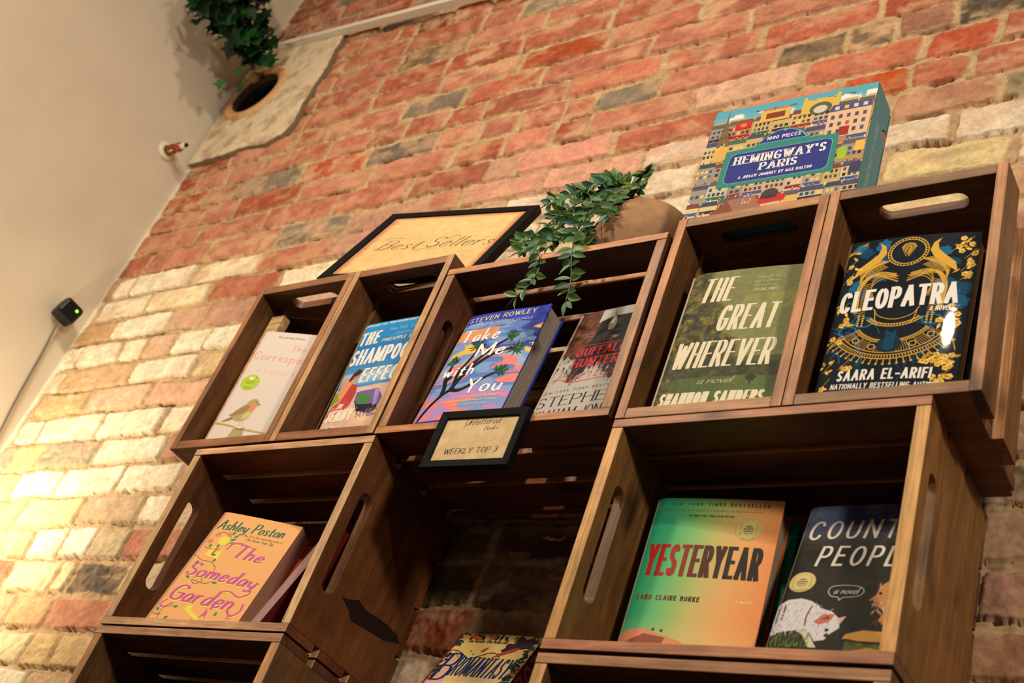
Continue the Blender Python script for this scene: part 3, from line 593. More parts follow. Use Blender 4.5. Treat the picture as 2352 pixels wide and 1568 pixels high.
# 2 sky-blue beach novel
def cover_beach():
    p = Page(140, 235, .8, 3.5)
    nz = grid_noise(5, 14, 3)
    g = grad([(0, (226, 186, 150)), (.18, (226, 184, 152)), (.40, (222, 186, 168)), (.425, (222, 184, 164)), (.43, (60, 130, 190)), (.47, (120, 170, 210)), (.55, (176, 196, 214)), (.57, (70, 140, 196)), (.75, (36, 120, 188)), (1, (40, 146, 204))])
    p.base(lambda u, v: tuple(c*(.90+.2*nz(u, v)) for c in g(v-.03*(u-.5))), 50, 110)
    w = (240, 228, 214)
    p.text('MARVELOUSLY FUN', 3, 228, 4, 44, .9, col=w, slant=.12, rot=.01); p.text('GOOD-HEARTED FUNNY', 52, 229, 4, 54, .9, col=w, slant=.12); p.text('- GENERAL', 110, 230, 4, 28, .9, col=w, slant=.12)
    p.text('THE', 5, 188, 28, 39, 5.2, 3.8, .05, 0, .03, w, gap=.2); p.text('SHAMPOO', 3, 146, 33, 112, 5.6, 4.2, .05, 0, .03, w, gap=.12); p.text('EFFECT', 40, 108, 29, 86, 5.0, 4.0, .08, 0, .0, w, gap=.16)
    p.script('New York Times', 58, 213, 7, 58, .7, (150, 200, 226), .3); p.script('bestselling author of', 76, 203, 6, 60, .6, (150, 200, 226), .3); p.text('PINEAPPLE STREET', 52, 190, 7, 84, 1.1, 1, .1, 0, .02, (232, 222, 170))
    p.poly([(0, 92), (18, 94), (19, 76), (4, 66), (0, 66)], (134, 158, 42))
    p.poly([(12, 122), (22, 118), (34, 112), (40, 100), (36, 84), (26, 76), (14, 80), (10, 96)], (226, 146, 104)); p.poly([(30, 108), (42, 104), (46, 86), (44, 68), (30, 58), (18, 66), (24, 84)], (186, 66, 60)); p.poly([(8, 64), (30, 82), (44, 66), (38, 54), (10, 46), (0, 44), (2, 58)], (196, 70, 74))
    p.poly([(22, 70), (32, 68), (30, 60), (20, 60)], (232, 196, 160)); p.disc(30, 126, 8, (206, 120, 84), 9); p.poly([(20, 116), (24, 130), (32, 138), (40, 132), (38, 126), (28, 122), (24, 112)], (70, 40, 34))
    for k in range(14): p.line([(6+k*2.6, 64-k*.3), (2+k*3.1, 48+random.uniform(-3, 4))], .8, random.choice([(226, 170, 150), (150, 44, 52), (236, 200, 180)]))
    p.poly([(48, 88), (56, 90), (88, 92), (102, 74), (100, 56), (84, 50), (60, 56), (50, 70)], (120, 96, 150)); p.poly([(54, 84), (80, 80), (80, 64), (58, 64)], (70, 132, 62)); p.poly([(52, 74), (58, 64), (80, 62), (96, 62), (102, 50), (86, 44), (60, 52)], (40, 34, 44)); p.poly([(82, 90), (92, 90), (96, 60), (90, 58)], (168, 140, 200))
    for k in range(22): a = random.uniform(50, 104); p.line([(a, random.uniform(50, 60)), (a+random.uniform(-7, 7), random.uniform(42, 50))], .8, random.choice([(230, 190, 160), (44, 36, 48), (150, 120, 130)]))
    p.text('JENNY', 5, 34, 22, 52, 4.4, 3.4, .08, .2, .02, (240, 226, 200)); p.script('A Novel', 66, 38, 12, 42, 1.1, (128, 96, 150), .35)
    p.disc(24, 18, 9, (226, 216, 206)); p.disc(24, 18, 6.5, (120, 120, 140))
    return p
book('hardback_novel', POSE['sky'], cover_beach(), 24, (40, 120, 186), 'sky-blue beach novel with big white capital letters, in the second crate from the left')
# 3 tree and sunset novel
def cover_trees():
    p = Page(154, 235, 2.6, 3.5, 3.0)
    n1 = grid_noise(1.6, 7, 41, 3); n2 = grid_noise(2, 9, 43, 3)
    pal = [(52, 66, 166), (62, 84, 186), (96, 124, 190), (128, 150, 200), (150, 176, 196), (236, 150, 96), (240, 130, 120), (246, 190, 84), (130, 160, 206), (180, 140, 196), (60, 76, 180)]
    def f(u, v):
        if v > .90+.03*math.sin(u*5): return (50, 66, 176)
        if v < .055+.035*math.sin(u*3+1): return (44, 44, 150)
        t = (v*15+2.6*(n1(u, v)-.5)*3+.7*math.sin(u*4+v*7)); k = int(math.floor(t)); h = n2(u, v)
        seq = [10, 9, 3, 6, 9, 3, 8, 2, 6, 4, 3, 7, 0, 2, 8, 2, 3, 7, 4, 1, 3, 5, 6, 0, 2, 4, 3]
        q = k+int(h*3.2); i = seq[q % len(seq)]; j = seq[(q+1) % len(seq)]; fr = t-k
        c = mixc(pal[i], pal[j], (fr-.8)/.2)
        if u < .5-.3*(v < .7) and .76 < v < .86: c = (238, 156, 96)
        return c
    p.base(f, 90, 200)
    dk = (22, 20, 30)
    br = lambda pts, w0, w1: p.line(pts, 1.45, dk, taper=(w0, w1))
    br([(8, 10), (18, 44), (32, 68), (44, 78)], 3.2, 4.8); br([(32, 68), (30, 84), (26, 96), (33, 106)], 5.5, 4.4); br([(26, 94), (22, 112), (22, 132)], 6, 2.6)
    br([(44, 78), (50, 98), (64, 120), (86, 140), (110, 150), (124, 150)], 6.2, 3.2); br([(46, 84), (42, 112), (50, 134), (58, 160)], 4.4, 3.0); br([(50, 110), (66, 134), (86, 158), (104, 172)], 5, 3)
    br([(44, 78), (62, 76), (84, 88), (100, 98), (116, 106)], 5, 3.2)
    for (u, v, r, a) in ((22, 138, 11, 1.4), (56, 166, 12, 1.2), (110, 178, 13, .8), (132, 151, 13, .4), (120, 110, 12, .7)):
        for k in range(46):
            an = a+random.gauss(0, 1.0); L = r*random.uniform(.7, 1.35); p.leaf(u-math.cos(a)*5+random.uniform(-4, 4), v-math.sin(a)*5+random.uniform(-4, 4), L, 2.3, an, random.choice([(24, 66, 44), (34, 84, 52), (44, 100, 60), (18, 50, 36), (58, 116, 70)]))
    yl = (232, 214, 140)
    p.text('STEVEN ROWLEY', 9, 218, 9.5, 122, 1.7, 1.1, .05, .3, .03, yl, gap=.2, curve=lambda x: 0)
    p.script('the New York Times bestselling author of', 12, 210, 4.5, 62, .55, (214, 222, 236), .2); p.text('THE GUNCLE', 82, 209, 5, 48, .8, .7, .0, .2, .01, (170, 196, 214))
    w = (238, 238, 244)
    p.text('Take', 12, 175, 26, 72, 4.6, 2.4, .06, 0, .0, w, flick=0); p.text('Me', 56, 141, 26, 53, 4.6, 2.4, .06, 0, .0, w); p.text('with', 13, 105, 23, 58, 4.0, 2.2, .06, 0, .0, w); p.text('You', 70, 68, 28, 66, 4.6, 2.4, .06, 0, .0, w)
    p.script('"Beautiful, unforgettable, loving"', 58, 60, 4, 78, .6, (226, 214, 232), .1); p.script('novelist of the year on love and reinvention', 46, 52, 4, 92, .6, (232, 222, 150), .1); p.script('author of remarkable voices', 60, 45, 4, 66, .6, (232, 222, 150), .1)
    p.rect(74, 28, 112, 31, (232, 236, 220))
    return p
book('hardback_novel', POSE['trees'], cover_trees(), 34, (50, 66, 170), 'blue sunset-striped hardback with dark branching trees and grey page edges, in the middle crate', back=(36, 48, 140), edges=(150, 136, 122))
# 4 black and grey novel
def cover_hunter():
    p = Page(139, 235, 1.2, 2.5); nz = grid_noise(9, 13, 5); n2 = grid_noise(26, 36, 6)
    def f(u, v):
        e = .36+.14*abs(math.sin(u*7+1))+.10*(n2(u, v)-.5)*2+(.10 if u < .25 else 0)
        top = (.93-.55*(u-.62)**2 if u > .30 else 1.2)+.03*(nz(u, v)-.5)
        if v > top: return (186, 180, 168)
        if v < e: return (182, 174, 162)
        if u < .34-.5*max(0, .78-v) and v > .6: return mixc((56, 30, 20), (140, 70, 36), n2(u, v)*1.6-.3)
        return mixc((20, 19, 19), (58, 52, 48), nz(u, v)*1.5-.45)
    p.base(f, 100, 150)
    for k in range(90):
        u = random.uniform(4, 134); v = 84+34*abs(math.sin(u/139*7+1)); p.line([(u, v+6), (u+random.uniform(-2, 2), v-random.uniform(0, 14))], .9, (30, 28, 28), taper=(1, .2))
    p.poly([(64, 230), (66, 218), (62, 202), (64, 190), (72, 188), (76, 194), (74, 206), (68, 222)], (130, 118, 104)); p.poly([(64, 228), (66, 214), (65, 202), (69, 200), (70, 212)], (176, 166, 150)); p.disc(70, 192, 6, (160, 132, 104), 4, .4); p.disc(84, 170, 6, (92, 84, 78), 4)
    p.disc(83, 171, 3, (138, 128, 120), 2)
    rd = (206, 40, 44)
    p.line([(32, 161), (112, 158)], 1.1, rd, False); p.text('THE', 66, 164, 4, 16, .8, col=rd, gap=.4)
    p.text('BUFFALO', 31, 139, 16.5, 80, 3.2, 1.8, .02, .6, 0, rd); p.text('HUNTER', 31, 116, 17.5, 76, 3.2, 1.8, .02, .6, 0, rd)
    p.script('Hunter', 12, 90, 22, 104, 1.3, rd, .5, .04); p.line([(8, 96), (22, 97), (40, 88), (70, 88), (100, 90)], 1.2, rd); p.line([(66, 112), (90, 117), (112, 117)], 1, rd)
    p.text('NEW YORK TIMES BESTSELLING AUTHOR', 3, 70, 4.2, 180, .6, .45, 0, 0, 0, (70, 60, 54), gap=.5)
    bk = (24, 22, 22); p.text('STEPHEN', 2, 44, 19, 134, 2.4, .7, .0, 1.0, 0, bk, gap=.12); p.text('GRAHAM JONES', 2, 20, 17, 134, 2.0, .6, .0, 1.0, 0, bk, gap=.1)
    p.script('a novel', 22, 184, 5, 22, .4, (170, 160, 150), .2); p.text('"GRIPPING"', 24, 178, 3, 22, .4, col=(150, 140, 130))
    return p
book('paperback_novel', POSE['hunter'], cover_hunter(), 26, (30, 28, 28), 'black and pale grey novel with red lettering and a horned animal, in the middle crate', hard=False, mat='matte')
# 5 green landscape novel
def cover_green():
    p = Page(154, 235, 2.4, 4.5); n1 = grid_noise(5, 7, 15); n2 = grid_noise(22, 30, 16); n3 = grid_noise(60, 80, 17)
    def f(u, v):
        sky = mixc((114, 116, 66), (130, 130, 80), n1(u, v)); tree = mixc((36, 40, 20), (158, 136, 52), n2(u, v)*1.5-.32); tree = mixc(tree, (32, 38, 24), .6*(n3(u, v) > .58))
        edge = .50-.55*(v-.45)**1 + .25*(n1(u*.7, v)-.5)+.05*(n2(u, v)-.5)
        if v < .30: edge = 1.2 if v > .17+.05*n1(u, v) else .16
        c = mixc(tree, sky, (u-edge)/.06+.5)
        if v <= .2: c = mixc(c, mixc((44, 56, 30), (92, 112, 50), n1(u, v*.4)), .8 if u > .15 else .1)
        if .68 < v < .80 and u > .55: c = mixc(c, (168, 158, 78), .55*(n2(u, v)))
        if v < .34 and v > .2: c = mixc(c, (52, 60, 34), .55)
        return tuple(x*(.86+.28*n3(u, v)) for x in c)
    p.base(f, 110, 170)
    c = (226, 212, 180); a = dict(slant=.09, rot=.0, col=c)
    p.text('THE', 22, 178, 44, 44, 5.6, 2.1, **a); p.text('GREAT', 56, 125, 44, 76, 5.6, 2.1, **a); p.text('WHEREVER', 11, 64, 44, 128, 5.4, 2.1, gap=.1, **a)
    p.script('a novel', 54, 37, 11, 44, .9, (214, 204, 160), .45); p.text('SHANNON SANDERS', 10, 4, 20, 132, 4.2, 1.6, gap=.1, **a)
    for i, t in enumerate(('"Simply put, this', 'book is a pleasure', 'and a treasure."')): p.script(t, 92, 215-i*7.4, 4.6, 33, .45, (196, 190, 150), .05)
    p.text('TAYARI JONES', 93, 191, 5.4, 32, .7, .45, col=(200, 194, 156), slant=.1)
    p.line([(121, 46), (121, 34)], 1.5, (40, 44, 26), False); p.disc(121, 44, 6, (44, 50, 28), 5, wob=.2)
    return p
book('hardback_novel', POSE['green'], cover_green(), 28, (96, 104, 56), 'olive-green landscape novel with tall cream lettering, in the crate under the jigsaw box', back=(60, 66, 36), mat='matte')
# 6 black, blue and gold novel
def cover_gold():
    p = Page(152, 240, 3.6, 2.5); p.st = .012; n = grid_noise(6, 9, 25)
    p.base(lambda u, v: mixc((9, 13, 20), (14, 30, 42), n(u, v)), 40, 60)
    BL = [(16, 78, 112), (20, 96, 136), (12, 62, 92)]; G = (212, 164, 62); G2 = (180, 134, 46)
    for k in range(16): p.disc(random.choice([random.uniform(10, 45), random.uniform(105, 144)]), random.uniform(120, 232), random.uniform(7, 14), random.choice(BL), random.uniform(6, 11), random.uniform(0, 3), wob=.22, seed=k)
    for k in range(40):
        u = random.choice([random.uniform(8, 52), random.uniform(96, 146), random.uniform(20, 130)]); v = random.uniform(8, 120); an = random.uniform(1, 2.2)
        p.line([(u, v), (u+14*math.cos(an), v+14*math.sin(an)), (u+20*math.cos(an+.7), v+26*math.sin(an+.4))], 1.6, random.choice(BL), taper=(1, .4))
    for (u, v) in ((40, 104), (114, 104), (22, 92), (128, 128)): p.ring(u, v, 10, 2.6, BL[1], 7)
    X = 73
    # disc and horns
    p.ring(X, 214, 20, 1.2, G); p.ring(X, 214, 23.5, 1.0, G)
    for k in range(34): a = k*2*math.pi/34; p.line([(X+20.5*math.cos(a), 214+20.5*math.sin(a)), (X+23*math.cos(a), 214+23*math.sin(a))], 1.1, G, False)
    p.poly([(X-9, 222), (X-6, 227), (X, 229), (X+6, 227), (X+9, 222), (X+5, 212), (X+2, 206), (X-2, 206), (X-5, 212)], G2); p.line([(X, 206), (X-2, 212), (X, 222)], 1.2, (24, 40, 50)); p.ring(X, 217, 5, .8, (40, 40, 30), 9)
    for s in (-1, 1):
        p.poly([(X+s*60, 176), (X+s*56, 192), (X+s*44, 204), (X+s*35, 214), (X+s*33, 224), (X+s*36, 233), (X+s*28, 226), (X+s*25, 214), (X+s*32, 200), (X+s*44, 190)], G)
        for k in range(12):
            t = k/11; p.line([(X+s*(20+20*t), 190-14*t), (X+s*(34+16*t), 196-18*t), (X+s*(52-4*t), 182-26*t)], .8, G)
            p.line([(X+s*(18+18*t), 200-8*t), (X+s*(30+18*t), 202-16*t)], .9, G)
        for j in range(4): p.line([(X+s*(8-j), 178-j*4), (X+s*(30+j*2), 182-j), (X+s*(46+j*1.5), 160), (X+s*(45+j*1.5), 120)], 1.3, G)
        for j in range(3): p.line([(X+s*(5), 174-j*4.5), (X+s*(22), 180-j*4), (X+s*(34), 170-j*5), (X+s*(33-j*2), 140)], 1.2, G2)
        for j in range(26): p.line([(X+s*(8+j*1.2), 172+.12*j), (X+s*(9+j*1.2), 178+.1*j)], .5, G, False)
        for j in range(18): p.line([(X+s*35, 166-j*3), (X+s*44, 164-j*3)], .7, G, False)
        for q in (36, 41): 
            for j in range(5): p.disc(X+s*q, 114-j*3.6, 1.4, G, n=8)
        p.line([(X+s*24, 122), (X+s*22, 108), (X+s*18, 98)], 1, G)
    p.line([(X-26, 124), (X-18, 112), (X, 106), (X+18, 112), (X+26, 124)], .9, G)
    # collar: rows of beads fanning out
    for r0, w in ((30, 1.2), (35, .9), (42, 1.1), (46, .8), (62, 1.1), (66, .8), (72, 1.3)):
        p.line([(X+r0*1.02*math.sin(a), 108-r0*.98*math.cos(a)*(.92 if r0 > 40 else .72)+ (12 if r0 < 40 else 4)) for a in [(-62+k*124/24)*math.pi/180 for k in range(25)]], w, G, False)
    for k in range(46):
        a = (-60+k*120/45)*math.pi/180; q = lambda r, d=4: (X+r*1.02*math.sin(a), 108-r*.98*math.cos(a)*.92+d)
        p.line([q(42), q(46)], .8, G, False); p.line([q(66), q(70.5)], 1.0, G, False)
        if k % 9 < 4: p.line([q(48), q(61)], .7, G2, False)
        if k % 9 == 6: p.ring(*q(54.5), 3.6, 1.1, G)
        if k % 9 in (4, 8): p.line([q(47), q(62)], .8, G, False)
        if k % 2 == 0: p.line([q(73), q(79)], 1.0, G, False); p.disc(*q(80.5), 1.5, G, n=8)
    for k in range(22): a = (-58+k*116/21)*math.pi/180; p.line([(X+30*1.02*math.sin(a), 108-30*.98*math.cos(a)*.72+12), (X+36*1.02*math.sin(a), 108-36*.98*math.cos(a)*.72+12)], 1.1, G, False)
    p.line([(X-70, 62), (X-66, 74), (X-50, 82)], .9, G); p.line([(X+50, 82), (X+66, 74), (X+72, 58)], .9, G)
    p.disc(X, 68, 14, (12, 40, 58), 12); 
    for k in range(9): p.line([(X, 60+k*3), (X-6, 64+k*3.2)], .8, BL[1], False); p.line([(X, 60+k*3), (X+6, 64+k*3.2)], .8, BL[1], False)
    # foil blossom and leaves down both edges
    for (u, v, n_, seed) in ((12, 226, 5, 1), (8, 200, 4, 2), (8, 178, 3, 3), (10, 128, 4, 4), (14, 106, 4, 5), (12, 78, 4, 6), (10, 40, 6, 7), (28, 42, 4, 8), (10, 14, 3, 9), (140, 224, 7, 10), (144, 204, 5, 11), (128, 216, 4, 12), (142, 184, 5, 13), (143, 170, 4, 14), (137, 116, 5, 15), (128, 102, 5, 16), (140, 96, 4, 17), (134, 78, 5, 18), (128, 44, 7, 19), (140, 46, 7, 20), (114, 48, 5, 21), (141, 28, 6, 22), (132, 16, 7, 23)):
        rr = random.Random(seed)
        for j in range(n_):
            a = rr.uniform(0, 6.3); uu, vv = u+rr.uniform(-7, 7), v+rr.uniform(-8, 8)
            if rr.random() < .5: p.leaf(uu, vv, rr.uniform(6, 11), 3.4, a, rr.choice([G, G2, (232, 190, 90)]))
            else:
                for q in range(5): p.disc(uu+2.3*math.cos(q*1.256), vv+2.3*math.sin(q*1.256), 1.8, rr.choice([G, (232, 190, 90)]), n=8)
                p.disc(uu, vv, .9, (90, 60, 20), n=7)
        p.line([(u-6, v-8), (u, v), (u+5, v+9)], .7, G2)
    w = (232, 224, 212)
    p.text('CLEOPATRA', 5, 121, 33, 134, 5.4, 4.4, .04, 0, .045, w, gap=.12); p.text('A NOVEL', 110, 116, 7.5, 23, 1.1, 1.0, .12, 0, .02, w, gap=.14)
    p.text('SAARA EL-ARIFI', 23, 17, 15.5, 102, 2.6, 2.2, .05, 0, .01, w, gap=.18); p.text('NATIONALLY BESTSELLING AUTHOR', 18, 5.5, 7.6, 116, 1.15, 1.0, .08, 0, -.0, w, gap=.16)
    return p
book('hardback_novel', POSE['gold'], cover_gold(), 30, (10, 14, 20), 'glossy black novel with a gold headdress and collar, in the rightmost crate', mat='gloss', back=(10, 14, 20), edges=(150, 134, 118))
plain_book('hardback_novel', behind(POSE['gold'], .031, .003), 150, 236, 30, (12, 34, 44), 'dark blue-green book standing behind the glossy black and gold novel', edges=(120, 104, 86))
# 7 orange garden novel
def cover_orange():
    p = Page(139.6, 210, .8, 1.6); n = grid_noise(3, 4, 35)
    p.base(lambda u, v: mixc((238, 172, 104), (240, 176, 108), n(u, v)), 20, 30)
    Y = (238, 216, 78); Mg = (206, 88, 150); gr = (38, 140, 84); st = (96, 96, 40); rd = (226, 110, 80)
    p.script('Ashley Poston', 6, 176, 19, 114, 2.8, (28, 104, 76), .25, .05, 1.2); p.script('New York Times bestselling author of', 58, 172, 4.2, 68, .5, (150, 120, 70), .1); p.script('The Seven Year Slip', 66, 165, 5.4, 48, .8, (126, 122, 66), .1)
    p.disc(34, 157, 9.5, Y, 8.5); p.poly([(24, 144), (42, 144), (44, 122), (18, 126)], Y); p.poly([(30, 142), (34, 142), (32, 128), (28, 128)], Mg)
    def vine(pts, leaves): 
        p.line(pts, .8, st)
        for (u, v, a) in leaves: p.leaf(u, v, 8, 4.2, a, gr)
    vine([(14, 164), (24, 172), (38, 168), (44, 158), (42, 148)], [(44, 160, .5), (46, 154, .3), (40, 170, 1.2), (46, 166, .8)]); vine([(10, 140), (22, 138), (36, 142)], [(17, 140, 1.4), (30, 142, 1.5)])
    vine([(8, 122), (20, 116), (36, 116), (50, 108), (52, 96)], [(6, 122, 2.9), (40, 116, 1.4), (18, 114, 4.2), (30, 128, .2)])
    for (u, v) in ((18, 166), (12, 152), (36, 170), (36, 140)):
        for k in range(5): p.ring(u+3*math.cos(k*1.256), v+3*math.sin(k*1.256), 1.8, .7, rd, n=8)
    for dx, dy, c in ((1.3, -2.2, Y), (0, 0, Mg)):
        w = 5.6 if c == Mg else 6.0
        p.script('The', 60+dx, 131+dy, 24, 54, w, c, .25, -.02, 2.6); p.script('Someday', 8+dx, 86+dy, 25, 122, w, c, .25, 0, 2.6, gap=.02); p.script('Garden', 9+dx, 40+dy, 29, 108, w, c, .25, .03, 2.8, gap=.02)
        p.line([(48+dx, 142+dy), (52+dx, 154+dy), (64+dx, 157+dy), (82+dx, 154+dy)], 3.4, c); p.line([(122+dx, 90+dy), (128+dx, 78+dy), (116+dx, 68+dy), (98+dx, 74+dy), (84+dx, 70+dy)], 4, c, taper=(1, .5)); p.line([(112+dx, 44+dy), (122+dx, 36+dy), (132+dx, 46+dy), (130+dx, 60+dy)], 3.6, c); p.line([(14+dx, 40+dy), (8+dx, 30+dy), (16+dx, 26+dy), (26+dx, 36+dy)], 3, c)
    vine([(28, 84), (38, 88), (44, 80), (36, 74), (28, 80), (50, 78), (62, 84)], [(22, 82, 2.8), (62, 82, .2)])
    vine([(28, 32), (16, 22), (20, 6), (40, 2), (64, 12)], [(10, 18, 1.8), (16, 4, 3.4), (28, 8, .8), (40, 8, .4), (64, 12, 0), (44, 0, .6), (30, 30, .3)]); vine([(70, 18), (78, 8), (96, 8), (112, 14), (120, 28)], [(104, 14, .8), (84, 6, 4.4), (118, 6, .2), (100, 30, 1.6)])
    p.line([(50, 32), (76, 20), (102, 2)], 6, Y, False); p.ring(110, 14, 6, 3.4, Y); p.rect(50, 28, 60, 38, Y); p.poly([(82, 40), (86, 34), (88, 22), (84, 28), (78, 20), (82, 32)], Mg); p.disc(88, 41, 2, Mg)
    for (u, v) in ((122, 34), (116, 16), (126, 12)):
        for k in range(5): p.ring(u+3*math.cos(k*1.256), v+3*math.sin(k*1.256), 1.8, .7, rd, n=8)
    p.script('a novel', 6, 12, 4, 12, .5, (110, 90, 60), .3)
    return p
book('paperback_novel', POSE['orange'], cover_orange(), 34, (226, 130, 66), 'orange paperback with pink and yellow script and green vines', hard=False, mat='matte', back=(214, 96, 44), edges=(188, 136, 112))
plain_book('paperback_novel', behind(POSE['orange'], .036, .012), 139, 206, 20, (214, 92, 34), 'second orange paperback, only its edge showing behind the script-titled one', hard=False, edges=(196, 150, 120))
ob = empty('leaning_book', (-1.2700, .030, .5440), rotm(.02, 0, -.42), label='dark red paperback leaning against the crate wall beside the orange novel', cat='book', group=BG)
mb = MB(); cv = (110, 32, 30)
for a, b in ((0, .7), (15.3, 16)): mb.add([(x/1000, y/1000, z/1000) for x, y, z in boxpts(a, b, 0, 118, 0, 178)], BF, lin(cv if a else (150, 120, 120)))
mb.add([(x/1000, y/1000, z/1000) for x, y, z in boxpts(0, 16, 117.2, 118, 0, 178)], BF, lin(cv)); mb.build('cover', M['matte'], ob)
pg = MB()
for k in range(8): pg.add([(x/1000, y/1000, z/1000) for x, y, z in boxpts(.7+k*1.82, .7+(k+1)*1.82, random.uniform(.3, .6), 117, .5, 177.4)], BF, lin(tuple(c*random.uniform(.97, 1.02) for c in (176, 142, 134))))
pg.build('page_block', M['pages'], ob)
# 8 rainbow gradient novel
def seal(p, u, v, r=16):
    keep = p.mb; p.mb = MB(); p.stickers.append(p.mb); p.k += 3
    y = (212, 192, 120); k = (62, 52, 78); p.disc(u, v, r, y, n=40); p.ring(u, v, r-.8, .5, (150, 130, 60), n=40); p.ring(u, v, r-3.4, .4, (150, 130, 60), n=40)
    p.line([(u-9, v-7), (u-9, v+7), (u, v+5), (u+9, v+7), (u+9, v-7), (u, v-9), (u-9, v-7)], .5, k, False); p.line([(u, v+5), (u, v+1)], .4, k, False)
    for i, (t, w) in enumerate((('GOOD', 8), ('MORNING', 12), ('AMERICA', 12))): p.text(t, u-w/2, v+2.6-i*3.1, 2.3, w, .5, col=k)
    p.text('BOOK CLUB', u-4.5, v-6.5, 1.8, 9, .3, col=k); p.text('A GMA BOOK CLUB PICK', u-8, v-r+1.6, 1.5, 16, .25, col=(110, 92, 50), curve=lambda x: (x-8)**2*.03); p.mb = keep
def cover_yester():
    p = Page(155.5, 234.8, 2.2, 3.5); n = grid_noise(3, 3, 45)
    g = grad([(0, (30, 150, 112)), (.16, (54, 168, 116)), (.36, (132, 186, 106)), (.52, (196, 184, 108)), (.7, (230, 168, 102)), (1, (232, 136, 78))])
    def f(u, v):
        c = g(u*.86+.13*(1-v)+.03*n(u, v)); low = max(0, .30-v)/.30
        c = mixc(c, (232, 198, 130), low*.85); c = mixc(c, (30, 132, 108), max(0, v-.9)*3*(1-u)); 
        return c
    p.base(f, 60, 90)
    p.poly([(0, 30), (0, 46), (12, 54), (30, 56), (48, 50), (70, 44), (92, 34), (110, 26), (155, 20), (155, 0), (0, 0)], (222, 140, 98)); p.poly([(6, 36), (30, 50), (56, 46), (52, 36), (20, 28)], (150, 80, 56)); p.rect(38, 54, 41, 57, (60, 40, 34)); p.rect(48, 53, 51, 56, (60, 40, 34))
    gc = grad([(0, (182, 34, 26)), (.3, (150, 50, 36)), (.6, (74, 46, 32)), (1, (40, 36, 30))])
    p.text('YESTERYEAR', 8, 125, 43.5, 136, 5.9, 5.0, .0, 0, 0, gap=.1, cols=lambda i: gc(i/9))
    p.text('CARO CLAIRE BURKE', 9, 93, 6.6, 75, 1.5, 1.2, .0, 0, 0, gap=.26, cols=lambda i: mixc((150, 44, 30), (60, 40, 28), i/16))
    p.text('#1 NEW YORK TIMES BESTSELLER', 8, 224, 4.6, 132, 1.0, .9, gap=.55, cols=lambda i: mixc((70, 120, 70), (90, 60, 40), i/28))
    p.script('"Riveting, timely, clear-eyed and unsettling: an ingenious satire"', 9, 216, 3.4, 124, .35, (110, 110, 70), 0); p.text('-THE NEW YORK TIMES BOOK REVIEW', 44, 208, 2.9, 57, .5, col=(70, 60, 40)); p.text('A NOVEL', 124, 95, 3.8, 20, .7, col=(244, 214, 150))
    seal(p, 121, 193)
    return p
book('hardback_novel', POSE['yester'], cover_yester(), 32, (228, 136, 80), 'hardback fading from green to orange with a round gold sticker, in the second-row crate', back=(190, 96, 50), edges=(150, 132, 112), mat='matte')
plain_book('hardback_novel', behind(POSE['yester'], .034, .012, .002), 154, 228, 14, (24, 112, 84), 'green hardback tucked behind the green-to-orange one', edges=(150, 136, 112))
plain_book('hardback_novel', behind(POSE['yester'], .0495, .019, .003), 154, 226, 10, (168, 84, 34), 'rust-orange book at the back, behind the green hardback', edges=(130, 110, 90))
